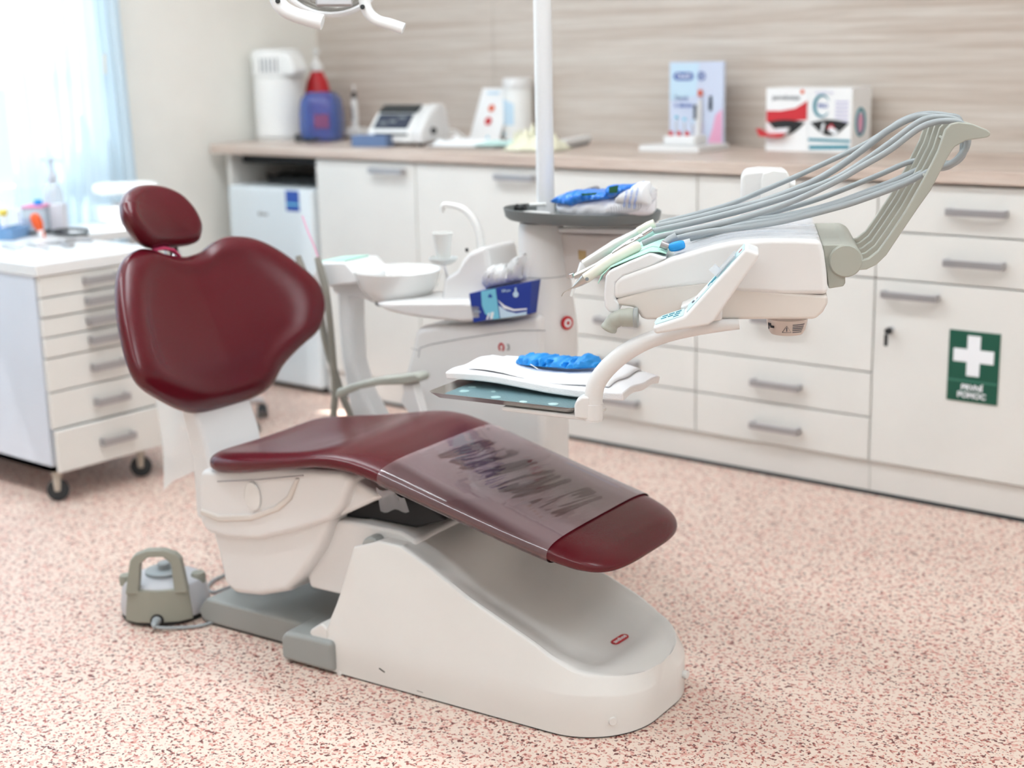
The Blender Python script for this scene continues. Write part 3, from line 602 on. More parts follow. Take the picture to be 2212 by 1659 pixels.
bottle('yellow_capped_bottle', 'small white bottle with yellow cap behind the blue rack on the cart', 'bottle', ct(22, 508)+Vector((-.03, .0, 0)), .016, .066, 'print_white', 'yellow', .015, .018)
bottle('white_vial', 'slim plain white vial between the yellow-capped and blue bottles', 'vial', ct(48, 506)+Vector((-.03, .01, 0)), .012, .068, 'print_white', 'white_matte', .011, .012)
bottle('blue_bottle', 'short blue bottle with blue cap just left of the orange bottle', 'bottle', ct(66, 506)+Vector((-.015, .0, 0)), .016, .036, 'blue_box', 'blue_print', .014, .014)
bottle('blue_vial', 'bright blue vial at the far left edge of the cart', 'vial', ct(1, 512)+Vector((-.02, 0, 0)), .015, .046, 'blue_print', 'teal', .013, .012)
p = ct(86, 514); t = thing('orange_tube', 'orange dropper tube with white nozzle leaning on the blue rack', 'tube', p)
part('tube_body', MB().tube([p+Vector((.0, .006, .020)), p+Vector((-.003, .0, .046)), p+Vector((-.010, -.006, .072)), p+Vector((-.013, -.009, .082))], [.010, .019, .017, .008], 16), 'orange', t)
part('nozzle', MB().tube([p+Vector((.006, .003, .001)), p+Vector((.001, .005, .024))], [.006, .012], 12), 'print_white', t)
part('hanging_strap', MB().tube([p+Vector((.012, .010, .001)), p+Vector((.010, .008, .02)), p+Vector((.004, .004, .03))], .004, 8), 'orange', t)
p = ct(32, 514); t = thing('instrument_rack', 'translucent blue rack holding small tools at the left of the cart', 'rack', p)
rR = Matrix.Rotation(.55, 3, 'Z')
b = MB().box(p+Vector((0, 0, .002)), (.055, .135, .004), rR)
for s in (-1, 1): b.box(p+rR @ Vector((.027*s, 0, .020)), (.003, .135, .036), rR); b.box(p+rR @ Vector((0, .066*s, .020)), (.055, .003, .036), rR)
part('rack_frame', b, 'rack_blue', t)
rnd = random.Random(4)
for k in range(7):
    q = p+rR @ Vector((rnd.uniform(-.015, .015), -.044+k*.0145, .004)); part('small_tool', MB().cyl(q, q+Vector((rnd.uniform(-.004, .004), .002, .026)), .003, .002), ('steel', 'pink', 'black')[k % 3], t)
def pliers(name, label, a, b_, c, d, z, m):
    P = lambda xy, dz=0: ct(*xy)+Vector((0, 0, z+dz))
    t = thing(name, label, 'pliers', P(a))
    for k, e in enumerate((c, d)):
        mid = ((b_[0]*.5+e[0]*.5), (b_[1]*.5+e[1]*.5)-(3 if k == 0 else -4))
        part('grip', MB().tube(spline([P(b_), P(mid), P(e)]), [.004]*3+[.0062]*14, 10), m[0], t)
    part('jaw', MB().tube([P(b_), P(((a[0]+b_[0])/2, (a[1]+b_[1])/2)), P(a)], [.0065, .005, .002], 8), m[1], t)
    part('pivot', MB().cyl(P(b_, -.006), P(b_, .008), .007), m[1], t)
pliers('black_gripped_pliers', 'pliers with thick black grips lying across the cart top', (48, 511), (108, 508), (193, 504), (192, 513), .012, ('rubber', 'black'))
pliers('steel_forceps', 'plain grey forceps lying in front of the black pliers', (84, 529), (130, 528), (199, 522), (160, 533), .006, ('handle', 'handle'))
for k, (x0, y0, x1, y1) in enumerate(((2, 536, 34, 545), (6, 531, 50, 540), (44, 533, 78, 535), (60, 529, 105, 540))):
    single('dental_probe', MB().tube(spline([ct(x0, y0)+Vector((0, 0, .004)), ct((x0+x1)/2, (y0+y1)/2-1)+Vector((0, 0, .004)), ct(x1, y1)+Vector((0, 0, .004))]), .0026, 6), 'steel', 'thin steel dental probe lying at the front left of the cart top', 'probe', 'steel probes on the cart')
# ledge + bolster thing by the curtain
t = thing('side_table', 'low white side table between the drawer cart and the far left corner', 'table', (-4.33, 3.12, 0))
part('table_top', MB().bb((-4.54, 2.88, .70), (-4.23, 3.34, .73)), 'white_plastic', t, bevel=.003)
for x, y in ((-4.52, 2.91), (-4.26, 2.91), (-4.52, 3.31), (-4.26, 3.31)): part('leg', MB().bb((x-.015, y-.015, 0), (x+.015, y+.015, .70)), 'white_plastic', t, smooth=0)
p = at_x(236, 408, -4.40)
t = thing('padded_roll', 'white padded roll with chrome bar on the side table by the curtain', 'armrest', (p.x, p.y, .73))
c = Vector((p.x, p.y+.03, p.z)); yv = Vector((.72, .69, 0))
part('padding', MB().tube([c-yv*.085, c-yv*.080, c-yv*.05, c+yv*.12, c+yv*.15, c+yv*.155], [.004, .02, .029, .030, .02, .004], 24, flat=.78), 'white_matte', t)
part('lever', MB().tube([c+Vector((0, -.02, -.03)), c+Vector((0, -.02, -.055)), c+Vector((.03, .12, -.055))], .006, 8), 'chrome', t)
part('block', MB().bb((c.x-.06, c.y-.05, .73), (c.x+.06, c.y+.11, c.z-.062)), 'white_plastic', t, bevel=.012)
# operator stool behind the chair: only base and casters show
sx, sy = -3.90, 3.36
t = thing('operator_stool', 'wheeled stool behind the backrest, only its black casters showing', 'stool', (sx, sy, 0))
part('seat', MB().lathe([(.14, .40), (.16, .415), (.16, .45), (.13, .47)], (sx-.12, sy-.1, 0), 32), 'maroon', t)
part('gas_column', MB().cyl((sx-.12, sy-.1, .08), (sx-.12, sy-.1, .40), .022), 'chrome', t)
for (x, y) in ((568, 902), (546, 938), (470, 905), (450, 960)):
    q = at_z(x, y, 0); c = Vector((q.x, q.y, .025)); ax = Vector((.6, .8, 0)) if x != 546 else Vector((.9, -.4, 0))
    part('leg', MB().tube([(sx-.12, sy-.1, .10), (c.x, c.y, .066)], [.018, .012], 10), 'chrome', t)
    w = part('caster', MB().cyl(c-ax*.017, c-ax*.003, .025, seg=20).cyl(c+ax*.003, c+ax*.017, .025, seg=20).cyl(c, c+Vector((0, 0, .045)), .008), 'rubber', t)
# ================================================================== PATIENT CHAIR
chair = thing('dental_chair', 'maroon upholstered dental patient chair on a white sculpted base', 'chair', CH.W(.2, .2, 0))
VC = .2
def W3(p): return CH.W(*p)
# grey floor frame
b = MB().fprism(CH, [(-.415, .004), (-.43, .03), (-.40, .066), (-.05, .066), (.15, .075), (.15, .004)], .06, .34)
part('floor_frame', b, 'grey_foot', chair, bevel=.008)
part('floor_frame_pad', MB().fbox(CH, -.41, .15, .065, .335, 0, .006), 'rubber', chair, smooth=0)
for v0, v1 in ((-.012, .10), (.30, .41)):
    b = MB().fprism(CH, [(-.10, .006), (-.10, .058), (-.085, .075), (.02, .078), (.05, .078), (.05, .006)], v0, v1)
    part('frame_foot', b, 'grey_foot', chair, bevel=.018, seg=4)
# white base housing
def hu(u):   # rim height along the axis
    T = [(.0, .07), (.014, .072), (.104, .299), (.171, .323), (.229, .322), (.30, .290), (.395, .240), (.559, .173), (.64, .136), (.70, .124), (.745, .112), (.76, .108)]
    for (a, c), (b_, d) in zip(T, T[1:]):
        if a <= u <= b_: return c+(d-c)*(u-a)/(b_-a)
    return T[-1][1] if u > T[0][0] else T[0][1]
stations = []
us = sorted(set([k*.0125 for k in range(49)]+[.014, .104, .171, .229, .395, .559]))
for u in us:
    if u <= .60: stations.append((u, .2))
for k in range(1, 17):
    a = PI/2*k/16; stations.append((.60+.15*math.sin(a), .2-.155+.155*math.cos(a)))
def sm(x): x = max(0, min(1, x)); return x*x*(3-2*x)
def section(u, hw):
    h = hu(u)
    hump = .012*sm((.30-u)/.15)*sm((u-.10)/.05)
    dip = .052*sm((u-.26)/.10)*sm((.715-u)/.16)
    lean = .013*sm((h-.09)/.1) if u < .6 else .013
    hb = min(h*.7, .088)
    tilt = .010*math.sin(min(1, max(0, (u-.6)/.15))*PI/2)
    out = [(hw, .004, 0), (hw, hb*.5, 0), (hw, hb, 0), (hw-.0012, hb+.004, .1)]
    e = max(.02, hw-lean)
    out += [(e, h-.008, .9), (e-.0015, h-.0035, 1), (e-.005, h-.001, 1), (e-.010, h-.0005, 1)]
    out += [(e-.026, h-.004-dip*.10+hump*.2, 1)]
    inner = [(.80, .34), (.62, .72), (.42, .93), (.2, 1.0), (0, 1.02)]
    for s_, d in inner: out.append(((e-.026)*s_, h-.004-dip*d+hump*d, 1))
    L = [(-v, w, q) for v, w, q in out]+[(v, w, q) for v, w, q in reversed(out[:-1])]
    return [CH.W(u-tilt*q, VC+v, w) for v, w, q in L]
base = part('base_housing', MB().rings([section(u, hw) for u, hw in stations]), 'base_white', chair, smooth=28)
part('base_seal', MB().prism([CH.W(u-.002, VC-hw+.003, 0) for u, hw in stations]+[CH.W(u-.002, VC+hw-.003, 0) for u, hw in reversed(stations)], (0, 0, .006)), 'rubber', chair, smooth=0)
# notch tab at the rear lower corner
part('corner_tab', MB().fprism(CH, [(-.025, .082), (-.018, .090), (.012, .112), (.03, .10), (.03, .07), (-.015, .07)], -.001, .05), 'base_white', chair, bevel=.006)
for (x, y) in ((734, 1455),): 
    p = CH.P(x, y, 0); part('cap_screw', MB().cyl(p+CH.v*.002, p-CH.v*.003, .006), 'base_white', chair, bevel=.001)
fn = Vector(CH.u*math.cos(math.radians(52))-CH.v*math.sin(math.radians(52)))
a_ = PI/2*4.2/8
pf = CH.W(.60+.15*math.sin(a_), VC-(.2-.155+.155*math.cos(a_)), .035); nf = (CH.u*math.sin(a_)-CH.v*math.cos(a_)).normalized()
part('cap_screw', MB().cyl(pf-nf*.004, pf+nf*.004, .0085), 'base_white', chair, bevel=.001)
pf = CH.W(.752, VC+.085, .05); part('cap_screw', MB().cyl(pf-CH.u*.006, pf+CH.u*.004, .0085), 'base_white', chair, bevel=.001)
# scuffs
def scuff(x, y, w, h, r): 
    p = CH.P(x, y, -.0006); R = CH.rot() @ Matrix.Rotation(r, 3, 'Y')
    part('scuff_mark', MB().box(p, (w, .0004, h), R), 'dark', base, smooth=0)
scuff(825, 1448, .016, .0025, .35); scuff(907, 1494, .016, .0006, .05)
# logo pill on the front slope
u_, v_ = CH.pix(1339, 1382, .2)[0], .2
def slope_at(u, v):
    h0 = hu(u); d = .05*max(0, min(1, (.735-u)/.10)); return h0-d
lp = None
# housing top near the front is found by ray casting the evaluated mesh
bpy.context.view_layer.update(); dg = bpy.context.evaluated_depsgraph_get()
def hit_on(o, x, y):
    d = ray(x, y); ev = o.evaluated_get(bpy.context.evaluated_depsgraph_get()); mi = (o.matrix_world if o.parent is None else Matrix.Translation(origin(o))).inverted()
    ok, loc, n, _ = ev.ray_cast(mi @ CAM, (mi.to_3x3() @ d)); return (Vector(loc)+origin(o), Vector(n)) if ok else (None, None)
hp, hn = hit_on(base, 1339, 1383); h2, _ = hit_on(base, 1358, 1371)
if hp is None: hp, hn, h2 = CH.W(.69, .2, .12), Vector((0, 0, 1)), CH.W(.69, .25, .12)
if hn.z < 0: hn = -hn
lx = (h2-hp).normalized(); lz = hn; ly = lz.cross(lx).normalized(); LR = Matrix((lx, ly, lz)).transposed()
def pill2(w, h, n=10):
    r = h/2; o = []
    for k in range(n+1): a = -PI/2+PI*k/n; o.append(Vector((w/2-r+r*math.cos(a), r*math.sin(a), 0)))
    for k in range(n+1): a = PI/2+PI*k/n; o.append(Vector((-w/2+r+r*math.cos(a), r*math.sin(a), 0)))
    return o
dL = lz*.0016
lg = part('logo_plate', MB().prism([hp+dL+LR @ v for v in pill2(.047, .0195)], lz*.0016), 'red_logo', base, smooth=0)
text('lettering', 'anthos', 'print_white', lg, hp+dL+lz*.0018, LR, .0150, bold=.0003, depth=.0002, sx=.92)
# lift arm and dark gap between base and seat carrier
part('lift_arm', MB().fprism(CH, [(-.06, .162), (-.07, .20), (-.02, .27), (.03, .335), (.10, .338), (.20, .338), (.24, .325), (.24, .20), (.12, .17), (.05, .162)], .05, .35), 'white_plastic', chair, bevel=.008)
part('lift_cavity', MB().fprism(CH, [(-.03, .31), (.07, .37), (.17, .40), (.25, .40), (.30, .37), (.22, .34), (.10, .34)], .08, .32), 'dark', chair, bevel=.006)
part('side_collar', MB().fprism(CH, [(.118, .300), (.125, .316), (.14, .326), (.155, .326), (.165, .312), (.15, .30)], .018, .05), 'grey_foot', chair, bevel=.006)
# seat carrier: upper shell, lower shell, tail
up = [(430, 1015), (428, 1060), (430, 1130), (446, 1152), (490, 1166), (560, 1168), (640, 1150), (712, 1126), (738, 1098), (750, 1062), (760, 1033), (735, 1018), (600, 1010), (480, 1018)]
b = MB().prism([CH.P(x, y, .005) for x, y in up], CH.v*.39); part('seat_carrier', b, 'white_plastic', chair, bevel=.028, seg=6)
lo = [(455, 1150), (470, 1200), (482, 1262), (505, 1284), (560, 1290), (620, 1280), (648, 1252), (690, 1190), (712, 1128), (720, 1100), (600, 1110), (470, 1120)]
b = MB().prism([CH.P(x, y, .02) for x, y in lo], CH.v*.36); part('carrier_skirt', b, 'white_plastic', chair, bevel=.026, seg=6)
lp_ = [(472, 1170), (488, 1245), (585, 1250), (600, 1238), (618, 1160), (560, 1170)]
part('skirt_panel', MB().prism([CH.P(x, y, .0215) for x, y in lp_], CH.v*.01), 'white_plastic', chair, bevel=.004)
b_ = [(431, 1112), (470, 1128), (540, 1126), (600, 1105), (628, 1080), (645, 1035), (636, 1033), (618, 1072), (590, 1094), (540, 1112), (470, 1114), (431, 1100)]
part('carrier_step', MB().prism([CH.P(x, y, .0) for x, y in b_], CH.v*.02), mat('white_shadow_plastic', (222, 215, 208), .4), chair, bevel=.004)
tail = [(700, 1030), (752, 1032), (790, 1052), (828, 1074), (760, 1105), (706, 1126), (690, 1120)]
part('carrier_tail', MB().prism([CH.P(x, y, .03) for x, y in tail], CH.v*.34), 'white_plastic', chair, bevel=.01)
p = CH.P(547, 1072, .004)
part('oval_cap', MB().prism([p+CH.u*(.024*math.cos(a))+Vector((0, 0, .033*math.sin(a)))+CH.v*0 for a in [k*2*PI/32 for k in range(32)]], -CH.v*.0045), 'base_white', chair, bevel=.0015, seg=2)
b = MB().tube([CH.P(470, 1040, .0), CH.P(560, 1036, -.002), CH.P(655, 1027, -.002)], .0016, 6); part('carrier_seam', b, 'handle', chair)
# seat + leg rest cushion: one continuous upholstered piece
prof = [ # u, top, bottom, half width
 (-.312, .430, .420, .150), (-.308, .446, .408, .182), (-.295, .456, .402, .200), (-.270, .460, .400, .212), (-.20, .470, .412, .222), (-.12, .480, .430, .226), (-.04, .493, .448, .228),
 (.03, .507, .462, .228), (.08, .513, .465, .226), (.13, .511, .462, .224), (.18, .502, .453, .221), (.25, .483, .436, .218), (.34, .459, .413, .215), (.42, .438, .394, .213), (.50, .418, .375, .211),
 (.56, .404, .360, .208), (.61, .392, .348, .204), (.65, .380, .339, .194), (.68, .369, .334, .176), (.70, .358, .333, .150), (.712, .350, .336, .110), (.717, .346, .339, .06)]
def csec(u, t, bt, hw, grow=0, n=36, dish=0):
    t += grow; bt -= grow; hw += grow; r = []
    zc, hz = (t+bt)/2, (t-bt)/2
    for k in range(n):
        a = 2*PI*k/n; ca, sa = math.cos(a), math.sin(a)
        v = hw*math.copysign(abs(ca)**.40, ca); z = hz*math.copysign(abs(sa)**.72, sa)
        if sa > 0: z -= dish*(1-min(1, abs(v)/hw/.85)**2)
        r.append(CH.W(u, VC+v, zc+z))
    return r
def dishf(u): return .016*max(0, min(1, (.05-u)/.12))*max(0, min(1, (u+.32)/.05))
P_ = []
for (a, b_) in zip(prof, prof[1:]):
    k = 2 if b_[0]-a[0] > .03 else 1
    for j in range(k): P_.append([a[i]+(b_[i]-a[i])*j/k for i in range(4)])
P_.append(list(prof[-1]))
seat = part('seat_cushion', MB().rings([csec(*q, dish=dishf(q[0])) for q in P_]), 'maroon', chair, sub=2)
# clear plastic cover around the leg rest
film_u = [.205+.395*k/16 for k in range(17)]
def pf_at(u):
    for a, b_ in zip(prof, prof[1:]):
        if a[0] <= u <= b_[0]:
            f = (u-a[0])/(b_[0]-a[0]); return [u]+[a[i]+(b_[i]-a[i])*f for i in (1, 2, 3)]
fr = [csec(*pf_at(u), grow=.0035, n=72) for u in film_u]
film = single('plastic_leg_cover', MB().rings(fr, cap=False), 'film', 'clear plastic protective sleeve stretched around the maroon leg rest', 'cover', smooth=60)
part('loose_tail', MB().grid(lambda i, j: CH.P(812+i*62+10*j, 1052+i*22+j*(52-22*i)+4*math.sin(i*9), .02+.05*j), 8, 6), 'film_clear', film, smooth=60)
# backrest
TAU = math.radians(25); AX = (-math.sin(TAU)*CH.u+Vector((0, 0, math.cos(TAU)))); NX = (math.cos(TAU)*CH.u+Vector((0, 0, math.sin(TAU))))
B0 = CH.W(-.35, 0, .45)
def pillow(outline, c, T, front, depth=None, rim=.010, rings_=14, n=96, roll=0, rot=None, pw=3.2):
    # outline in (s, a); returns MB of a closed upholstered pad
    pts = spline([Vector((x, y, 0)) for x, y in outline]+[Vector((*outline[0], 0))], 8)[:-1]
    L = len(pts); pts = [pts[int(k*L/n) % L] for k in range(n)]
    cx, cy = c
    def W(s, a, h): return B0+CH.v*s+AX*a+NX*h
    R = []
    prs = [0.0001]+[(k/rings_) for k in range(1, rings_)]+[.965, .99, 1.0]
    for r in prs:
        edge = (1-min(1, r)**pw)**(1/pw) if r < 1 else 0
        R.append([W(cx+(p.x-cx)*r, cy+(p.y-cy)*r, front(cx+(p.x-cx)*r, cy+(p.y-cy)*r)+T*edge*.5+rim*math.exp(-((r-.84)/.10)**2)) for p in pts])
    for r in reversed(prs[:-1]):
        edge = (1-r**pw)**(1/pw)
        R.append([W(cx+(p.x-cx)*r, cy+(p.y-cy)*r, front(cx+(p.x-cx)*r, cy+(p.y-cy)*r)-T*edge*.5) for p in pts])
    return MB().rings(R)
def plane_sa(x, y, h=0):
    p = onp(x, y, B0+NX*h, NX)-B0; return p.dot(CH.v), p.dot(AX)
def bfront(s, a):
    q = min(1.15, abs(s-.2)/.33)
    return .055*q**2.2 - .035*max(0, (.20-a)/.14)**2 - .02*(1-q)
out = [(395, 557), (350, 552), (318, 541), (290, 541), (266, 560), (253, 600), (253, 660), (262, 720), (280, 790), (303, 832), (345, 862), (395, 887), (440, 892), (520, 872), (578, 842), (606, 795), (648, 750), (685, 716), (699, 665), (684, 612), (640, 572), (590, 537), (540, 516), (490, 512), (458, 524), (430, 545)]
o2 = []
for x, y in out:
    s, a = plane_sa(x, y)
    for _ in range(6): s, a = plane_sa(x, y, bfront(s, a))
    o2.append((s, a))
back = part('backrest_cushion', pillow(o2, (.2, .27), .072, bfront), 'maroon', chair, sub=1)
# headrest
hd = [(262, 440), (270, 418), (295, 403), (335, 403), (378, 418), (412, 448), (432, 485), (431, 512), (418, 527), (370, 534), (322, 533), (290, 505), (268, 470)]
def hfront(s, a): return -.01+.02*((s-.2)/.1)**2
h2_ = []
for x, y in hd:
    s, a = plane_sa(x, y)
    for _ in range(5): s, a = plane_sa(x, y, hfront(s, a))
    h2_.append((s, a))
hc = (sum(p[0] for p in h2_)/len(h2_), sum(p[1] for p in h2_)/len(h2_))
part('headrest', pillow(h2_, hc, .085, hfront, rim=.004, pw=2.2), 'maroon', chair, sub=1)
# headrest stem and pink band
def pl(x, y, h): 
    s, a = plane_sa(x, y, h); return B0+CH.v*s+AX*a+NX*h
part('headrest_stem', MB().tube([pl(388, 600, -.05), pl(372, 545, -.05), pl(355, 490, -.045)], [.018]*3, 12), 'chrome', chair)
part('stem_band', MB().tube([pl(322, 546, -.005), pl(335, 539, .0), pl(352, 536, .0), pl(372, 540, -.002), pl(390, 556, -.01)], [.006, .009, .010, .009, .006], 12, flat=.5), 'pink', chair)
# backrest support arm
part('back_support', MB().fprism(CH, [(-.44, .25), (-.44, .40), (-.47, .52), (-.43, .55), (-.39, .44), (-.38, .36), (-.38, .25)], .085, .27), 'white_plastic', chair, bevel=.012, seg=4)
part('support_beam', MB().fbox(CH, -.44, -.10, .10, .26, .27, .36), 'white_plastic', chair, bevel=.01)
b = MB().rings([[B0+CH.v*(.2+s*w)+AX*a+NX*h for s, h in ((-1, -.050), (-.6, -.085), (.6, -.085), (1, -.050))] for a, w in ((.08, .09), (.2, .20), (.35, .20), (.44, .12))])
part('back_shell', b, 'white_plastic', chair, bevel=.015)
# armrest on the far side
ap = [(722, 850), (735, 836), (790, 822), (850, 812), (905, 812), (908, 822), (850, 832), (800, 836), (745, 850), (735, 862)]
part('armrest', MB().prism([CH.P(x, y, .50) for x, y in [(721, 862), (724, 842), (760, 829), (815, 817), (870, 811), (896, 807), (906, 815), (902, 827), (880, 831), (815, 833), (765, 843), (738, 855)]], CH.v*.05), 'grey', chair, bevel=.007)
part('armrest_bracket', MB().prism([CH.P(x, y, .51) for x, y in [(868, 829), (893, 829), (912, 900), (930, 960), (880, 960), (880, 890), (863, 870), (870, 850)]], CH.v*.03), 'white_plastic', chair, bevel=.006)
# dust sheet hanging behind
single('hanging_sheet', MB().grid(lambda i, j: (CH.P(336, 862, .40).lerp(CH.P(436, 870, .34), i)).lerp(CH.P(352, 1062, .40).lerp(CH.P(436, 1000, .34), i)-Vector((0, 0, .0)), j)+CH.u*.012*math.sin(i*6+j*3), 14, 14), 'sheet', 'frosted white plastic sheet hanging from behind the chair backrest', 'sheet', smooth=60)
# ------------------------------------------------------------------ foot pedal
pc = Vector((-2.735, 2.020, 0)); PC = Frame(pc, 40)
t = thing('foot_control', 'grey and white dental foot pedal with carrying handle on the floor', 'pedal', pc)
part('rubber_base', MB().lathe([(.100, 0), (.104, .004), (.102, .014)], pc, 40, sx=1.02, sy=.92, rot=math.radians(40)), 'black', t)
part('housing', MB().lathe([(.104, .012), (.105, .03), (.098, .075), (.092, .088), (.085, .092), (.05, .098)], pc, 48, sx=1.02, sy=.90, rot=math.radians(40)), 'pedal_top', t, bevel=.003)
part('front_panel', MB().rings([[PC.W(u, v, w) for u, v, w in r] for r in ([(-.082, -.078, .012), (-.05, -.097, .012), (0, -.103, .012), (.05, -.097, .012), (.082, -.078, .012), (.0, .0, .012)], [(-.074, -.070, .088), (-.045, -.086, .088), (0, -.092, .088), (.045, -.086, .088), (.074, -.070, .088), (.0, .0, .088)])]), 'pedal_grey', t, bevel=.003, smooth=30)
arch = [(-.074, .080), (-.060, .160), (-.048, .172), (-.020, .182), (.020, .182), (.048, .172), (.060, .160), (.074, .080), (.042, .080), (.036, .150), (.018, .166), (-.018, .166), (-.036, .150), (-.042, .080)]
part('carry_handle', MB().prism([PC.W(u, -.088+(w-.08)*.18, w) for u, w in arch], PC.v*.026), 'pedal_grey', t, bevel=.004)
part('rocker_disc', MB().lathe([(.046, .098), (.046, .106), (.040, .108)], PC.W(.0, .01, 0), 32).lathe([(.016, .108), (.016, .122), (.013, .125)], PC.W(0, .01, 0), 20), 'grey_hose', t)
for u, v in ((-.088, -.01), (.084, -.005)): part('side_button', MB().lathe([(.017, .078), (.018, .095), (.015, .102), (.006, .104)], PC.W(u, v, 0), 20), 'pedal_grey', t)
part('cable_gland', MB().cyl(PC.W(.0, -.100, .018), PC.W(.0, -.1035, .018), .016, seg=24), 'black', t)
q = PC.W(.0, -.100, .020); cab = [q, q+CH.u*.018-CH.v*.022+Vector((0, 0, -.006))]+[at_z(x, y, .006) for x, y in ((385, 1356), (440, 1350), (492, 1330), (530, 1306))]+[CH.W(-.36, .13, .075), CH.W(-.30, .2, .07)]
sp = spline(cab, 8)
part('strain_relief', MB().tube(sp[:9], [.011]*3+[.009]*3+[.007]*3, 12), 'grey_hose', t)
part('cable', MB().tube(sp[6:], .0042, 10), 'grey_hose', t)
single('floor_cable', MB().tube(spline([at_z(505, 1236, .006), at_z(484, 1243, .006), at_z(458, 1256, .006), at_z(448, 1272, .006), at_z(462, 1279, .006), at_z(487, 1271, .006), at_z(515, 1262, .006)]), .0042, 8), 'grey_hose', 'short loop of grey cable on the floor under the chair seat', 'cable')
# ================================================================== WATER UNIT behind the chair
UV = .62
def U(x, y, v=UV): return CH.P(x, y, v)
def xz(x, y, v=UV): return CH.pix(x, y, v)
unit = thing('water_unit', 'white dental water unit with spittoon bowl and column behind the chair', 'dental unit', CH.W(.05, .78, 0))
pts = [xz(*p) for p in ((894, 714), (908, 706), (939, 703), (1027, 700), (1108, 691), (1150, 680), (1168, 676), (1170, 760), (1172, 960))]+[(xz(1172, 960)[0], .03), (-.14, .03)]+[xz(*p) for p in ((878, 900), (868, 825), (888, 751))]
part('cabinet_body', MB().fprism(CH, pts, UV, UV+.135), 'white_plastic', unit, bevel=.022, seg=6)
part('rear_body', MB().fbox(CH, -.16, .06, UV+.13, UV+.32, .03, .60), 'white_plastic', unit, bevel=.03, seg=5)
cu_, cw_ = CH.pix(1184, 490, .73)
cl_, _ = CH.pix(1196, 700, .73)
AXC = cu_
b = MB(); R = []
for w, r, du in ((.56, .045, .03), (.575, .056, .026), (.60, .064, .022), (.66, .066, .018), (.72, .064, .012), (.80, .0595, .006), (.86, .056, .002), (.905, .053, 0), (.915, .050, 0)):
    R.append([CH.W(AXC+du+r*math.cos(k*2*PI/40), .70+r*math.sin(k*2*PI/40)*1.1, w) for k in range(40)])
part('column', b.rings(R), 'white_plastic', unit)
def ringline(w, r, du, a0, a1, n=24): return [CH.W(AXC+du+r*math.cos(math.radians(a0+(a1-a0)*k/n)), .70+1.1*r*math.sin(math.radians(a0+(a1-a0)*k/n)), w) for k in range(n+1)]
part('column_seam', MB().tube(ringline(.79, .0603, .0066, -180, 0), .0008, 5), 'print_grey', unit)
part('body_seam', MB().tube([U(x, y, UV-.0003) for x, y in ((904, 772), (907, 752), (930, 744), (1000, 731), (1060, 722), (1120, 714), (1178, 714))], .0009, 5).tube([U(x, y, UV-.0003) for x, y in ((888, 752), (904, 757))], .0007, 5), 'print_grey', unit)
# emblem: red broken ring and grey mark on the body, red roundel on the column
c = U(1083, 750, UV-.0008); part('emblem_ring', MB().tube([c+CH.u*(.0068*math.cos(a))+Vector((0, 0, .0086*math.sin(a))) for a in [math.radians(-60+k*300/24) for k in range(25)]], .0022, 8), 'red_logo', unit)
text('lettering', '3', 'grey_logo', unit, U(1098, 751, UV-.0008), basis(CH.u, (0, 0, 1)), .021, bold=.0003)
c = CH.P(1230, 697, .70-.045); nn = (-CH.v*.36+CH.u*.93).normalized(); sR = basis(CH.u*.77+CH.v*.64, (0, 0, 1)); c = CH.W(AXC+.020, .70, CH.pix(1230, 697, .68)[1])+nn*.068
e = part('roundel', MB().cyl(c-nn*.004, c+nn*.003, .0165, seg=32), 'red_logo', unit, bevel=.001)
part('roundel_ring', MB().cyl(c+nn*.003, c+nn*.0036, .0105, seg=28), 'print_white', e); part('roundel_dot', MB().cyl(c+nn*.0036, c+nn*.0042, .0048, seg=20), 'red_logo', e)
part('neck', MB().lathe([(.045, .912), (.045, .925)], CH.W(AXC, .70, 0), 32), 'dark', unit)
# bowl platform
part('bowl_platform', MB().fprism(CH, [xz(*p, .60) for p in ((806, 655), (830, 653), (1000, 652), (1042, 654), (1042, 694), (1000, 697), (930, 690), (872, 681), (832, 671))], .60, .80), 'white_plastic', unit, bevel=.012, seg=4)
bc = CH.P(862, 652, .72); bz = bc.z
b = MB(); prof_ = [(.055, .0), (.078, .010), (.102, .040), (.113, .078), (.1145, .083), (.110, .0835), (.106, .076), (.090, .040), (.060, .016), (.01, .010)]
part('spittoon_bowl', b.lathe(prof_, (bc.x, bc.y, bz+.002), 56), 'porcelain', unit)
part('bowl_ring', MB().lathe([(.062, -.004), (.062, .004)], (bc.x, bc.y, bz), 40), 'rubber', unit)
part('tower', MB().fprism(CH, [xz(*p, .66) for p in ((950, 655), (958, 600), (984, 584), (998, 560), (1012, 545), (1046, 530), (1052, 545), (1060, 600), (1064, 690), (950, 690))], .66, .80), 'white_plastic', unit, bevel=.014, seg=4)
part('tower_button', MB().cyl(CH.P(1008, 536, .70), CH.P(1009, 544, .70), .004), 'black', unit)
part('tap', MB().tube(spline([CH.P(x, y, .73) for x, y in ((1040, 540), (1036, 505), (1022, 472), (1000, 451), (975, 444), (958, 444), (956, 458))]), [.0105-.004*k/48 for k in range(49)], 14), 'porcelain', unit)
hc_ = CH.P(957, 560, .68)
part('cup_holder', MB().lathe([(.020, -.012), (.034, -.004), (.037, .004), (.033, .005), (.030, .0)], hc_, 32), mat('holder_grey', (214, 218, 216), .35), unit)
part('holder_rod', MB().tube([hc_+Vector((0, 0, -.01)), CH.P(966, 600, .68), CH.P(957, 655, .68)], .004, 8).tube([hc_+Vector((0, 0, -.01)), CH.P(958, 575, .68)], .006, 8), 'chrome', unit)
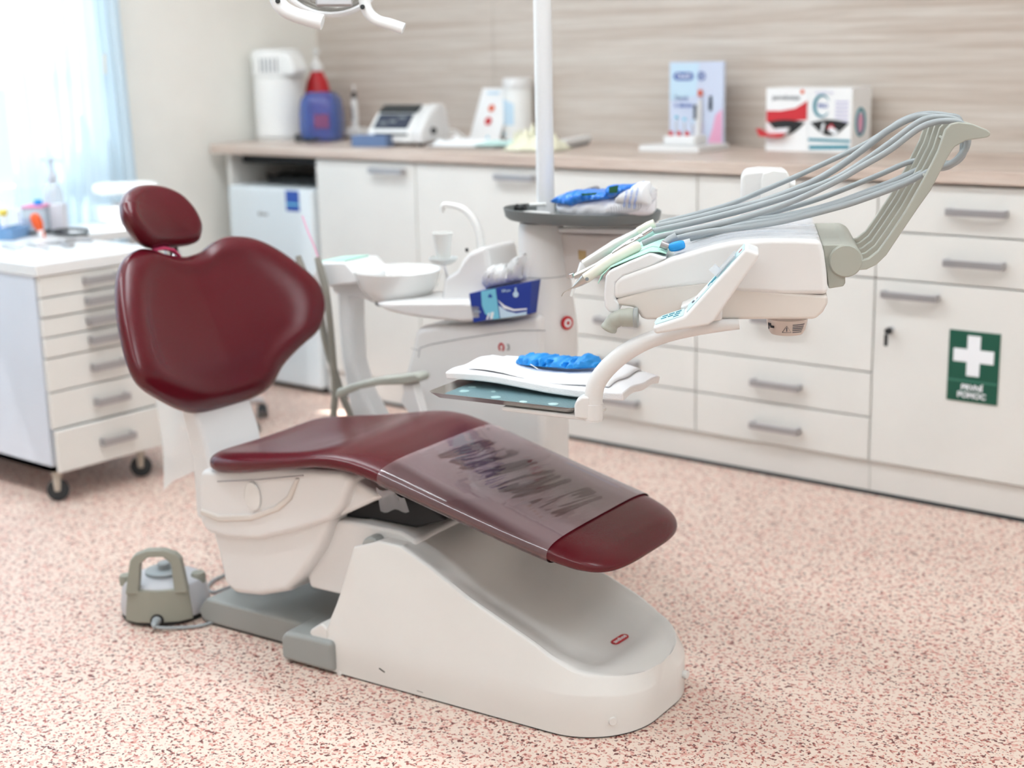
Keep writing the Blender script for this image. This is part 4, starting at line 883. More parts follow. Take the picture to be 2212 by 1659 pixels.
single('plastic_cup', MB().lathe([(.017, .004), (.024, .062), (.0265, .066), (.0255, .067), (.0235, .062), (.0165, .006)], hc_, 32), 'cup', 'white translucent plastic cup in the holder beside the spittoon', 'cup')
# side tray with suction hoses, left of the bowl
st_ = CH.P(715, 600, .72)
part('assistant_tray', MB().fprism(CH, [xz(*p, .66) for p in ((668, 600), (690, 566), (745, 566), (775, 600), (774, 612), (690, 622), (672, 615))], .66, .80), 'white_cool', unit, bevel=.008)
part('tray_link', MB().fprism(CH, [xz(*p, .74) for p in ((735, 608), (800, 600), (840, 655), (800, 640), (740, 628))], .70, .76), 'white_cool', unit, bevel=.006)
part('teal_paper', MB().prism([CH.P(690, 567, .67), CH.P(745, 564, .67), CH.P(745, 564, .67)+CH.v*.1, CH.P(690, 567, .67)+CH.v*.1], (0, 0, .004)), 'mint', unit, smooth=0)
part('assistant_post', MB().rings([[CH.W(*xz_, 0) if 0 else None for xz_ in ()]] ) if 0 else MB().fprism(CH, [xz(*p, .70) for p in ((724, 618), (758, 616), (760, 700), (764, 780), (785, 850), (815, 905), (830, 960), (770, 960), (752, 880), (735, 780), (728, 700))], .70, .765), 'white_cool', unit, bevel=.016, seg=4)
for nm, pp, r, m in (('suction_handle', ((644, 553), (650, 575), (662, 602)), .0095, 'grey_hose_dark'), ('suction_handle', ((685, 556), (692, 580), (700, 610), (704, 628)), .009, 'grey_hose_dark')):
    part(nm, MB().tube([CH.P(x, y, .64) for x, y in pp], [r*.8]+[r*1.15]*(len(pp)-1), 12), m, unit)
for pp, v in ((((700, 612), (706, 640), (713, 700), (719, 770), (724, 840), (720, 905), (716, 960)), .64), (((690, 640), (694, 690), (706, 750), (722, 800), (738, 850), (758, 900), (770, 940)), .67)):
    part('suction_hose', MB().tube(spline([CH.P(x, y, v) for x, y in pp]), .0095, 12), 'grey_hose_dark', unit)
part('saliva_tube', MB().tube(spline([CH.P(x, y, .64) for x, y in ((653, 466), (665, 500), (678, 530), (688, 558))]), .0022, 8), 'pink_print', unit)
# arm from the column to the delivery console
part('console_arm', MB().fprism(CH, [CH.pix(*p, .72) for p in ((1200, 500), (1300, 506), (1420, 505), (1600, 512), (1640, 540), (1600, 590), (1400, 598), (1210, 600))], .70, .78), mat('arm_white', (222, 214, 210), .4), unit, bevel=.008)
part('arm_cap', MB().fprism(CH, [CH.pix(*p, .715) for p in ((1215, 490), (1420, 492), (1600, 500), (1600, 508), (1420, 506), (1215, 500))], .69, .79), 'white_plastic', unit, bevel=.003)
part('yellow_sticker', MB().prism([CH.P(x, y, .6993) for x, y in ((1249, 540), (1266, 542), (1266, 562), (1250, 561))], CH.v*.0006), 'tan', unit, smooth=0)
part('arm_joint', MB().prism([CO.P(x, y, .46) for x, y in ((1597, 480), (1600, 385), (1606, 370), (1640, 366), (1690, 368), (1705, 376), (1706, 480), (1700, 520), (1600, 520))], CO.v*.09), 'white_plastic', unit, bevel=.010, seg=4)
part('joint_cap', MB().prism([CO.P(x, y, .455) for x, y in ((1644, 480), (1643, 392), (1648, 374), (1670, 367), (1700, 370), (1705, 380), (1706, 480))], CO.v*.02), 'white_matte', unit, bevel=.004)
part('joint_knob', MB().cyl(CO.P(1704, 400, .50), CO.P(1718, 401, .50), .012, seg=20), 'porcelain', unit, bevel=.002)
# upper oval tray
TC = CH.W(.265, .70, 0)
tw = CH.pix(1256, 492, .60)[1]
part('upper_tray', MB().lathe([(.10, tw+.004), (.190, tw+.004), (.198, tw+.010), (.203, tw+.030), (.200, tw+.031), (.196, tw+.013), (.186, tw+.010), (.10, tw+.010)], TC, 64, sx=1, sy=.60, rot=math.radians(5.5)), 'tray_grey', unit)
TT2 = tw+.011
# pole
part('lamp_pole', MB().cyl(CH.W(AXC, .72, .925), CH.W(AXC, .72, 2.68), .0215, seg=32), 'white_cool', unit)
# things on the upper tray
def blob(P, xs, top, bot, v, depth, seed=1, n=60, m=20, amp=.15, fx=.5):
    rnd = random.Random(seed); ph = [(rnd.uniform(.3, 1)*k, rnd.uniform(0, 6.28), rnd.randint(1, 5)) for k in (3, 6, 10, 17, 26)]
    def ip(t, L):
        for (a, b), (c, d) in zip(L, L[1:]):
            if a <= t <= c: return b+(d-b)*(t-a)/(c-a)
        return L[-1][1]
    R = []
    for i in range(n+1):
        x = xs[0]+(xs[1]-xs[0])*i/n; yt, yb = ip(x, top), ip(x, bot); ring = []
        e = (1-abs(2*i/n-1)**4)**.5
        for k in range(m):
            a = 2*PI*k/m; w = 1
            for q, p, l in ph: w += amp*math.sin(q*6.28*i/n+p+l*a)/len(ph)*(1 if math.sin(a) > -.5 else 0)
            y = (yt+yb)/2-(yb-yt)/2*math.copysign(abs(math.sin(a))**.8, math.sin(a))*(w if math.sin(a) > 0 else 1)
            ring.append(P(x, y, v)+CH.v*(depth*e*math.cos(a)*w*.5+depth*.5))
        R.append(ring)
    return MB().rings(R)
t = thing('cotton_pack', 'torn blue and white plastic bag of cotton rolls on the upper grey tray', 'bag', CH.W(.29, .66, TT2))
part('bag_body', blob(CH.P, (1182, 1392), [(1182, 440), (1230, 436), (1300, 428), (1350, 424), (1405, 420)], [(1182, 449), (1195, 466), (1240, 475), (1330, 477), (1380, 470), (1405, 452)], .62, .10, 3, amp=.12), mat('pack_white', (240, 240, 246), .3, coat=.5, bump=.8, bscale=60), t, smooth=60)
part('printed_film', blob(CH.P, (1172, 1312), [(1172, 437), (1190, 426), (1215, 415), (1250, 413), (1312, 418)], [(1172, 441), (1195, 444), (1228, 452), (1250, 440), (1312, 433)], .612, .10, 5, amp=.22), 'blue_print', t, smooth=60)
part('printed_film', blob(CH.P, (1296, 1372), [(1296, 405), (1320, 402), (1345, 402), (1372, 395)], [(1296, 424), (1310, 430), (1335, 424), (1372, 404)], .610, .08, 6, amp=.2), 'blue_print', t, smooth=60)
part('white_label', blob(CH.P, (1318, 1388), [(1318, 430), (1345, 408), (1368, 395), (1390, 396), (1398, 410)], [(1318, 440), (1350, 442), (1390, 446), (1398, 440)], .606, .07, 7, amp=.12), 'print_white', t, smooth=60)
part('green_print_patch', MB().prism([CH.P(x, y, .606) for x, y in ((1315, 404), (1336, 400), (1333, 416), (1316, 417))], CH.v*.0005).prism([CH.P(x, y, .606) for x, y in ((1254, 418), (1290, 416), (1286, 421), (1258, 423))], CH.v*.0005), 'green_dark', t, smooth=0)
part('clear_corner', MB().grid(lambda i, j: CH.P(1388, 394, .65).lerp(CH.P(1425, 408, .65), i).lerp(CH.P(1392, 455, .65).lerp(CH.P(1400, 452, .65), i), j)+CH.v*.01*math.sin(i*5+j*6), 8, 8), 'clear_bag', t, smooth=60)
b = MB()
for k in range(13): b.tube([CH.P(1320+k*5.4, 446-k*.6, .6185), CH.P(1322+k*5.2, 458-k*.9, .6165), CH.P(1318+k*4.9, 470-k*1.2, .622)], .0006, 5)
part('pleats', b, 'print_grey', t)
for k in range(3): text('lettering', 'COTTON ROLLS', 'blue_print', t, CH.P(1352+k*11, 424+k*2, .602), basis(Vector((0, 0, 1))*.97+CH.u*.2, -CH.u), .0065)
p = CH.P(1124, 452, .66); t = thing('black_clip', 'small black bow-shaped clip standing at the left end of the upper tray', 'clip', CH.W(*[CH.pix(1124, 470, .66)[0], .66, TT2]))
part('clip_wing', MB().tube([p, p-CH.u*.012+Vector((0, 0, .006))], [.003, .008], 10), 'black', t); part('clip_wing', MB().tube([p, p+CH.u*.014+Vector((0, 0, .006))], [.003, .008], 10), 'black', t)
part('clip_jaw', MB().tube([p-CH.u*.012+Vector((0, 0, .004)), CH.P(1112, 462, .66), CH.P(1128, 464, .66)], .005, 8), 'black', t)
single('white_spatula', MB().tube([CH.P(1103, 462, .62), CH.P(1150, 458, .62), CH.P(1190, 462, .63)], [.003, .0035, .004], 8), 'porcelain', 'slim white spatula lying along the left rim of the upper tray', 'spatula')
single('white_strip', MB().tube([CH.P(1145, 442, .70), CH.P(1180, 441, .70)], .004, 8), 'porcelain', 'short white stick behind the black clip on the upper tray', 'stick')
single('scissor_loop', MB().tube(spline([CH.P(x, y, .74) for x, y in ((1254, 418), (1270, 409), (1288, 404), (1293, 408), (1287, 416), (1270, 418), (1254, 420))]), .0035, 8), 'handle', 'steel scissor handle loop rising behind the blue bag', 'scissors')
# glove box and tissue
t = thing('glove_box', 'dark and light blue printed glove carton standing on the white unit', 'box', U(1075, 690, .60))
gc = [(1013, 634), (1146, 608), (1146, 677), (1134, 680), (1022, 697)]
part('carton', MB().prism([CH.P(x, y, .60) for x, y in ((1013, 634), (1148, 608), (1144, 679), (1022, 697))], CH.v*.10), 'blue_box', t, bevel=.001, seg=2)
part('light_panel', MB().prism([CH.P(x, y, .5993) for x, y in ((1039, 629), (1070, 623), (1079, 688), (1066, 690), (1048, 678), (1041, 660))], CH.v*.0005), 'blue_light', t, smooth=0)
part('white_swoosh', MB().prism([CH.P(x, y, .5993) for x, y in ((1075, 648), (1090, 660), (1110, 668), (1138, 666), (1138, 669), (1110, 672), (1088, 666))], CH.v*.0005), 'print_white', t, smooth=0)
part('white_swoosh', MB().prism([CH.P(x, y, .5993) for x, y in ((1077, 660), (1095, 672), (1115, 677), (1138, 673), (1137, 680), (1081, 688))], CH.v*.0004), 'sky_print', t, smooth=0)
part('white_bars', MB().prism([CH.P(x, y, .5991) for x, y in ((1055, 676), (1058, 676), (1054, 690), (1050, 691))], CH.v*.0004).prism([CH.P(x, y, .5991) for x, y in ((1061, 674), (1067, 674), (1064, 689), (1058, 690))], CH.v*.0004), 'print_white', t, smooth=0)
part('crest_mark', MB().prism([CH.P(x, y, .5991) for x, y in ((1054, 640), (1058, 634), (1064, 640), (1062, 643), (1055, 643))], CH.v*.0004), 'sticker_blue', t, smooth=0)
text('lettering', '200 pcs', 'sky_print', t, CH.P(1093, 628, .5990), basis(CH.u*.985+Vector((0, 0, .17)), (0, 0, 1)), .0085); text('lettering', 'GLOVES', 'sky_print', t, CH.P(1031, 673, .5990), basis(CH.u, (0, 0, 1)), .0055)
part('flask_mark', MB().prism([CH.P(1114+6*math.cos(a), 636+6.5*math.sin(a), .5990) for a in [k*2*PI/16 for k in range(16)]], CH.v*.0004).prism([CH.P(x, y, .5990) for x, y in ((1112, 622), (1115, 621), (1116, 632), (1112, 632))], CH.v*.0004), 'sky_print', t, smooth=0)
single('crumpled_tissue', blob(CH.P, (1030, 1148), [(1030, 602), (1052, 578), (1075, 582), (1100, 566), (1130, 556), (1148, 558)], [(1030, 628), (1070, 621), (1100, 615), (1148, 607)], .62, .08, 12, amp=.7), 'paper', 'crumpled white paper bulging up out of the blue glove carton', 'tissue', smooth=50)

# ================================================================== OPERATING LAMP cut by the top edge
LP = lambda x, y, d=2.9: CAM+ray(x, y)*(d/ray(x, y).dot(_F))
lamp = thing('operating_lamp', 'white dental operating lamp with two handles at the top edge', 'lamp', LP(730, -120))
def sweep(px, w, th, d=2.9):
    return MB().tube(spline([LP(x, y, d) for x, y in px], 8), w, 14, flat=th)
part('handle_grip', sweep(((592, -40), (598, -5), (612, 18), (640, 33), (672, 42), (697, 48)), [.018]*30+[.019]*11, .75, 2.85), 'white_cool', lamp)
part('handle_grip', sweep(((783, -60), (786, -15), (792, 20), (812, 42), (842, 52), (872, 62)), [.014]*30+[.0145]*11, .75, 2.95), 'white_cool', lamp)
for x, y, d in ((600, 2, 2.83), (783, 15, 2.93)): part('grip_rivet', MB().cyl(LP(x, y, d), LP(x, y, d+.02), .005), 'rubber', lamp)
ctr = LP(715, -75, 2.98); fx, fy = RX, UX
def dish(r, dz): return [ctr+fx*(r*1.0*math.cos(a))+fy*(r*.92*math.sin(a))+_F*dz for a in [k*2*PI/48 for k in range(48)]]
part('reflector_rim', MB().tube(dish(.112, 0)+[dish(.112, 0)[0]], .006, 8), 'white_cool', lamp)
part('reflector', MB().rings([dish(.110, 0), dish(.10, .02), dish(.07, .038), dish(.03, .046), dish(.005, .047)], cap=False), mat('lamp_reflector', (190, 188, 184), .12, metal=.85), lamp)
part('bulb_shield', MB().box(LP(722, -10, 2.93), (.075, .045, .012), basis(fx, fy)), 'handle', lamp, bevel=.004)
part('lamp_arm', MB().tube([LP(715, -75, 3.03), LP(760, -160, 3.06), CH.W(AXC, .72, 2.3)], .018, 12), 'white_cool', lamp)
# ================================================================== DELIVERY CONSOLE
co = thing('delivery_console', 'white dental instrument console with grey whip arms hanging over the chair foot', 'dental console', CO.W(-.2, .18, .83))
def px(P, v): return [CO.pix(x, y, v) for x, y in P]
part('upper_shell', MB().fprism(CO, px(((1325, 648), (1325, 618), (1331, 605), (1346, 595), (1411, 571), (1455, 555), (1501, 541), (1548, 528), (1592, 520), (1652, 515.5), (1720, 515.5), (1773, 518), (1780, 545), (1786, 590), (1789, 637), (1700, 637), (1600, 632), (1525, 614), (1411, 629)), 0), 0, .36), 'white_plastic', co, bevel=.010, seg=5)
part('lower_hull', MB().fprism(CO, px(((1330, 646), (1411, 622), (1525, 610), (1650, 628), (1789, 639), (1788, 656), (1778, 675), (1761, 690), (1393, 691), (1385, 686), (1378, 674), (1369, 664), (1345, 661), (1333, 660)), .004), .004, .35), mat('hull_white', (224, 217, 210), .36, coat=.2), co, bevel=.009, seg=5)
part('front_rim', MB().fprism(CO, px(((1442, 558), (1404, 546.5), (1360, 565), (1316, 585), (1308, 597), (1304, 635), (1306, 664), (1316, 676), (1338, 676), (1338, 655), (1330, 646), (1330, 612), (1348, 596), (1411, 573)), .003), .003, .36), 'white_cool', co, bevel=.006, seg=4)
# thin clear film draped on the console top
ft = px(((1455, 551), (1501, 537), (1548, 524), (1592, 516), (1652, 511.5), (1720, 511.5), (1770, 513)), 0)
def ftop(i, j):
    k = i*(len(ft)-1); a = int(min(k, len(ft)-2)); f = k-a; u = ft[a][0]+(ft[a+1][0]-ft[a][0])*f; w = ft[a][1]+(ft[a+1][1]-ft[a][1])*f
    return CO.W(u, .004+.35*j, w+.0018*math.sin(j*22+i*2)+.0008*math.sin(j*41+i*5))
part('top_film', MB().grid(ftop, 30, 40), 'film_clear', co, smooth=60)
# mint cloth on the instrument rest
mt = px(((1293, 612), (1300, 597), (1318, 579), (1360, 560), (1404, 542), (1425, 543), (1440, 549)), .02)
def fm(i, j):
    k = i*(len(mt)-1); a = int(min(k, len(mt)-2)); f = k-a; u = mt[a][0]+(mt[a+1][0]-mt[a][0])*f; w = mt[a][1]+(mt[a+1][1]-mt[a][1])*f
    return CO.W(u, .012+.32*j, w+.001+.0012*math.sin(j*26+i*7))
single('mint_cloth', MB().grid(fm, 24, 30), 'mint', 'pale mint paper cloth under the instruments on the console front', 'cloth', smooth=60, solid=.002)
# grey hinge housing and whip arms
part('hinge_block', MB().fprism(CO, px(((1776, 528), (1824, 528), (1826, 545), (1826, 612), (1822, 619), (1790, 624), (1782, 570)), .02), .02, .34), 'grey', co, bevel=.003)
c0 = CO.P(1827, 563, .018); 
part('hinge_barrel', MB().cyl(c0-CO.v*.004, c0+CO.v*.32, .0295, seg=40), 'grey', co, bevel=.003)
part('hinge_cap', MB().cyl(c0-CO.v*.007, c0-CO.v*.003, .0275, seg=40), 'grey', co, bevel=.001)
arm = px(((1850, 585), (1872, 583), (1893, 573), (1915, 552), (1951, 498), (1985, 448), (2011.5, 411), (2045, 345), (2062, 318), (2087, 304), (2132, 297.5), (2140, 293), (2140, 286), (2132, 280), (2102, 268), (2072, 264), (2054, 268), (2042, 281), (2027, 326), (1996, 387), (1957, 456), (1921, 510), (1897, 543), (1876, 559), (1850, 566)), .01)
for k, v in enumerate((.012, .085, .155, .225, .295)):
    part('whip_arm', MB().fprism(CO, arm, v, v+(.016 if k == 0 else .011)), 'grey', co, bevel=.0025, seg=3)
b = MB()
for v0, v1 in ((.028, .085), (.097, .155), (.167, .225), (.237, .295)):
    for x, y in ((1999, 380), (2040, 300)):
        p = CO.P(x, y, v0); b.cyl(p, p+CO.v*(v1-v0), .0028, seg=8)
part('arm_rollers', b, 'grey', co)
# hoses looping over the whip arms
def tilt_to(px_, v0, v1): return [CO.P(x, y, v0+(v1-v0)*k/(len(px_)-1)) for k, (x, y) in enumerate(px_)]
hoses = [
 ([(1424, 482), (1500, 463), (1580, 440), (1650, 411), (1704, 388), (1770, 358), (1861, 315), (1906, 288), (1951, 259), (1996, 246), (2045, 249), (2075, 262)], .28, .26, .0052, [(2078, 330), (2060, 350), (2030, 352), (1972, 348), (1891, 381), (1770, 429), (1650, 465), (1560, 490), (1480, 505)], .20),
 ([(1418, 490), (1500, 472), (1580, 452), (1650, 434), (1740, 400), (1800, 368), (1861, 325), (1921, 280), (1980, 252), (2035, 256), (2068, 266)], .16, .19, .0066, [(2090, 300), (2078, 332), (2046, 360), (1990, 366), (1921, 396), (1801, 441), (1690, 468), (1600, 480), (1500, 500)], .14),
 ([(1413, 499), (1500, 480), (1600, 455), (1700, 425), (1800, 388), (1861, 352), (1921, 310), (1981, 266), (2015, 254), (2055, 256), (2078, 272)], .12, .12, .0060, [(2082, 330), (2050, 358), (2008, 366), (1951, 393), (1860, 424), (1801, 445), (1690, 473), (1600, 487), (1490, 515)], .10),
 ([(1388, 526), (1430, 510), (1500, 496), (1600, 472), (1700, 440), (1800, 395), (1861, 360), (1921, 325), (1981, 280), (2020, 264), (2060, 262), (2080, 272)], .06, .06, .0056, [(2088, 318), (2056, 352), (2012, 368), (1951, 398), (1860, 432), (1801, 450), (1690, 478), (1600, 492), (1520, 502), (1450, 520), (1430, 545)], .05),
]
for up_, va, vb, r, dn_, vc in hoses:
    P1 = tilt_to(up_, va, vb); P2 = tilt_to(dn_, vb, vc)
    part('hose', MB().tube(spline(P1+P2, 6), r, 12), 'grey_hose', co, smooth=60)
# instruments lying on the mint cloth
t = thing('air_water_syringe', 'long pale grey syringe, furthest back of the instruments on the mint cloth', 'syringe', CO.P(1350, 520, .28))
part('body', MB().tube(tilt_to([(1414, 482), (1400, 488), (1378, 500)], .28, .28), [.0085, .0088, .0080], 14), 'cream', t)
part('shaft', MB().tube(tilt_to([(1380, 499), (1330, 528), (1262, 572)], .28, .27), [.0065, .0105, .0105], 14), mat('pale_silver', (206, 206, 202), .3, metal=.3), t)
part('nose', MB().tube(tilt_to([(1262, 572), (1252, 588), (1246, 596)], .27, .26), [.0105, .006, .003], 12), 'white_cool', t)
part('curved_tip', MB().tube(spline(tilt_to([(1250, 598), (1240, 622), (1234, 640)], .24, .24)), .003, 8), 'cup', t)
t = thing('turbine_handpiece', 'steel turbine handpiece with round chrome head between the two pale instruments', 'handpiece', CO.P(1350, 545, .14))
part('coupling', MB().tube(tilt_to([(1411, 497), (1392, 509), (1390, 510), (1384, 513)], .14, .14), [.0085, .0085, .0070, .0078], 16), 'chrome', t)
part('body', MB().tube(tilt_to([(1384, 513), (1368, 522), (1366, 523), (1330, 546), (1324, 549)], .14, .14), [.0070, .0075, .0085, .0068, .005], 16), 'chrome', t)
part('neck', MB().tube(tilt_to([(1326, 548), (1290, 572), (1262, 588), (1240, 598)], .14, .13), [.0042, .0048, .0066, .0058], 14), 'steel', t)
hp0, hp1 = CO.P(1234, 590, .13), CO.P(1238, 601, .13)
part('head', MB().cyl(hp0, hp1, .0062, .0062, 20), 'chrome', t, bevel=.0015)
t = thing('scaler_handpiece', 'cream handpiece with pointed steel tip, nearest of the instruments on the mint cloth', 'handpiece', CO.P(1320, 570, .06))
part('body', MB().tube(tilt_to([(1380, 530), (1374, 533), (1325, 560), (1264, 602)], .06, .05), [.0085, .0105, .0098, .0098], 18), 'cream', t)
part('body_ring', MB().tube(tilt_to([(1326, 559), (1324, 560.5)], .0585, .0585), .0102, 18), 'print_grey', t)
part('tip_cone', MB().tube(tilt_to([(1264, 602), (1252, 612), (1238, 622)], .05, .05), [.0094, .0065, .002], 16), 'steel', t)
part('fine_tip', MB().tube(spline(tilt_to([(1240, 620), (1228, 626), (1218, 632), (1213, 640)], .05, .05)), [.0018]*10+[.001]*15, 6), 'steel', t)
part('indicator_ring', MB().cyl(CO.P(1268, 603, .041), CO.P(1268, 603, .038), .0034, seg=16), 'print_grey', t)
t = thing('polishing_handpiece', 'bright blue sleeved short handpiece lying alone on the console top', 'handpiece', CO.P(1462, 531, .06))
part('sleeve', MB().tube(tilt_to([(1444, 536), (1447, 535), (1462, 532), (1476, 528), (1480, 527)], .025, .025), [.004, .0085, .0095, .0088, .005], 18), 'blue_sleeve', t, sub=1)
part('metal_nose', MB().tube(tilt_to([(1444, 533), (1427, 527)], .025, .025), [.006, .0075], 14), 'handle', t, bevel=.001)
part('grey_socket', MB().tube(tilt_to([(1436, 528), (1448, 519), (1462, 513)], .045, .05), [.008, .009, .010], 14), 'grey_hose', t)
# control keypad, an L shaped wing on the near side
KB = -.115; KW_ = .085
kp = part('keypad_wing', MB().fprism(CO, px(((1409, 706), (1477, 684), (1611, 537), (1642, 548), (1636, 562), (1600, 612), (1544, 694), (1530, 703), (1414, 723)), KB), KB, KB+KW_), 'white_plastic', co, bevel=.006, seg=4)
part('wing_link', MB().fprism(CO, px(((1470, 660), (1560, 620), (1560, 690), (1480, 700)), KB+KW_), KB+KW_-.01, .01), 'white_plastic', co, bevel=.004)
def on_edge(a, b_, v=KB):
    A, B = CO.P(*a, v), CO.P(*b_, v); e = (B-A); L = e.length; ex = e.normalized(); nz = ex.cross(CO.v).normalized()
    if nz.z < 0: nz = -nz
    return A, ex, L, nz
A, ex, L, nz = on_edge((1409, 706), (1477, 684)); R = Matrix((ex, CO.v, ex.cross(CO.v))).transposed()
def pl_(s, v, h=0): return A+ex*s*L+CO.v*v*KW_+nz*h
m_panel = mat('panel_pale_blue', (196, 222, 226), .4)
k1 = part('key_panel', MB().prism([pl_(s, v, .0002) for s, v in ((.10, .10), (.04, .35), (.08, .70), (.25, .92), (.97, .92), (.97, .10))], nz*.0012), m_panel, kp, smooth=0)
rnd = random.Random(2)
for r_ in range(3):
    for c_ in range(3):
        if r_ == 0 and c_ == 0 or (r_, c_) == (0, 1): continue
        part('key', MB().box(pl_(.30+.22*c_+.03*r_, .28+.22*r_, .0018), (.010, .0055, .001), R), 'teal', k1, smooth=0)
A, ex, L, nz = on_edge((1480, 681), (1610, 539)); R2 = Matrix((ex, CO.v, ex.cross(CO.v))).transposed()
k2 = part('display_panel', MB().prism([pl_(s, v, .0002) for s, v in ((.03, .08), (.03, .92), (.99, .92), (.99, .08))], nz*.0012), m_panel, kp, smooth=0)
part('screen', MB().box(pl_(.30, .5, .0018), (.045, .045, .001), R2), 'print_white', k2, smooth=0)
part('key', MB().box(pl_(.16, .34, .0020), (.004, .010, .001), R2).box(pl_(.13, .52, .0020), (.004, .010, .001), R2).box(pl_(.21, .34, .0020), (.004, .010, .001), R2), 'print_dark', k2, smooth=0)
part('key', MB().box(pl_(.46, .45, .0020), (.022, .022, .001), R2), 'teal', k2, smooth=0)
part('clear_pocket', MB().prism([pl_(s, v, .004) for s, v in ((.55, .12), (.55, .88), (.86, .88), (.86, .12))], nz*.002), 'clear', k2, smooth=0)
part('red_mark', MB().box(pl_(.93, .4, .0018), (.008, .006, .0005), R2), 'red_print', k2, smooth=0)
b = MB().grid(lambda i, j: pl_(.55+.08*math.sin(i*3), .15+.6*i, .002+.02*j*(1-i*.4)), 6, 4); part('film_fold', b, 'clear', k2, smooth=60)
# grab handle
part('grab_handle', MB().tube(spline([CO.P(x, y, .0) for x, y in ((1374, 686), (1354, 686), (1336, 688), (1322, 698), (1313, 714))], 6), [.0172]*7+[.0165]*4+[.0148]*6+[.0138]*4+[.0150, .0154, .0146, .011], 20), 'grey', co, smooth=60)
part('handle_boss', MB().cyl(CO.P(1368, 686, -.002), CO.P(1379, 686, -.002), .0185, .0185, 28), 'grey_foot', co, bevel=.003)
# knob with warning label under the hull
kc = CO.P(1700, 691, .12); 
kn = part('lower_boss', MB().lathe([(.020, -.0265), (.029, -.025), (.034, -.018), (.0375, -.004), (.038, .004)], kc, 48), mat('boss_label', (218, 206, 198), .35, coat=.3), co)
def cyl_at(a, z, r=.0376): return kc+Vector((r*math.cos(a), r*math.sin(a), z))
a0 = math.atan2((CAM-kc).y, (CAM-kc).x)
def patch(a1, a2, z1, z2, m, nm, r=.0381, n=6):
    part(nm, MB().rings([[cyl_at(a0+a1+(a2-a1)*k/n, z, r+z*.045) for z in (z1, z2)] for k in range(n+1)], cap=False, closed=False), m, kn, smooth=0)
for k in range(5): patch(.28, 1.0-.05*k, -.0040-.0034*k, -.0026-.0034*k, 'print_dark', 'label_line')
patch(-1.15, -.86, -.0075, -.002, 'black', 'label_mark'); patch(-1.12, -1.02, -.014, -.0075, 'black', 'label_mark'); patch(-.92, -.66, -.0105, -.006, 'black', 'label_mark')
tri = [cyl_at(a0-.22, -.017, .0372), cyl_at(a0+.22, -.017, .0372), cyl_at(a0, -.0045, .0386), cyl_at(a0-.22, -.017, .0372)]
part('warning_triangle', MB().tube(tri, .0005, 5).tube([cyl_at(a0, -.015, .0378), cyl_at(a0, -.0075, .0386)], .0008, 5), 'print_dark', kn)
# arm carrying the lower tray
AP = [(1597, 700), (1560, 703), (1500, 711), (1445, 722), (1395, 738), (1350, 762), (1312, 795), (1290, 825), (1283, 850), (1282, 880), (1282, 908)]
v_ = .0
part('tray_arm', MB().tube(spline([CO.P(x, y, v_) for x, y in AP], 5), [.0095+.0075*min(1, k/25) for k in range(51)], 24), 'white_plastic', co, smooth=60)
q = CO.P(1282, 880, v_)
part('arm_collar', MB().cyl(q+Vector((0, 0, -.022)), q+Vector((0, 0, .008)), .0182, seg=32), 'white_plastic', co, bevel=.001)
part('tray_clamp', MB().prism([CO.P(x, y, v_) for x, y in ((1266, 857), (1250, 864), (1240, 876), (1242, 906), (1266, 908))], -CO.v*.0).prism([CO.P(x, y, v_-.016) for x, y in ((1276, 856), (1256, 858), (1243, 868), (1240, 878), (1241, 904), (1276, 908))], CO.v*.032) if 0 else MB().prism([CO.P(x, y, v_-.016) for x, y in ((1276, 856), (1256, 858), (1243, 868), (1240, 878), (1241, 904), (1276, 908))], CO.v*.032), 'white_plastic', co, bevel=.005)
# lower steel tray on a white carrier plate
TZ2 = .648
a = at_z(921, 860, TZ2); d = at_z(1240, 897, TZ2)
TF = Frame(a, math.degrees(math.atan2((d-a).y, (d-a).x))); TL = (d-a).length; TD = .34; TF.o.z = 0
part('tray_carrier', MB().fbox(TF, TL*.50, TL+.02, .012, .10, TZ2-.012, TZ2-.003), 'white_plastic', co, bevel=.003)
t = thing('instrument_tray', 'shallow steel instrument tray with teal liner held over the chair foot', 'tray', TF.W(TL/2, TD/2, TZ2))
def rr(u0, u1, v0, v1, r, w, n=6):
    o = []
    for cu2, cv2, a1 in ((u1-r, v0+r, -90), (u1-r, v1-r, 0), (u0+r, v1-r, 90), (u0+r, v0+r, 180)):
        for k in range(n+1): an = math.radians(a1+90*k/n); o.append(TF.W(cu2+r*math.cos(an), cv2+r*math.sin(an), w))
    return o
part('pan', MB().rings([rr(.014, TL-.014, .014, TD-.014, .012, TZ2), rr(.003, TL-.003, .003, TD-.003, .016, TZ2+.010), rr(0, TL, 0, TD, .018, TZ2+.0125), rr(.002, TL-.002, .002, TD-.002, .016, TZ2+.0125), rr(.016, TL-.016, .016, TD-.016, .011, TZ2+.0022)]), 'steel', t)
M['drop'] = mat('droplet_print', (186, 220, 220), .1)
lin_ = part('liner', MB().prism(rr(.020, TL-.020, .020, TD-.020, .01, TZ2+.0025), (0, 0, .0012)), 'teal_mat', t, smooth=0)
for x, y, r in ((1002, 845, .010), (985, 857, .010), (1071, 858, .010), (1066, 846, .005), (1130, 868, .008), (1195, 873, .010), (1225, 884, .008), (1020, 836, .008)):
    p = at_z(x, y, TZ2+.0038); part('water_drop', MB().lathe([(r, 0), (r, .0005)], p, 20), M['drop'], lin_, smooth=0)
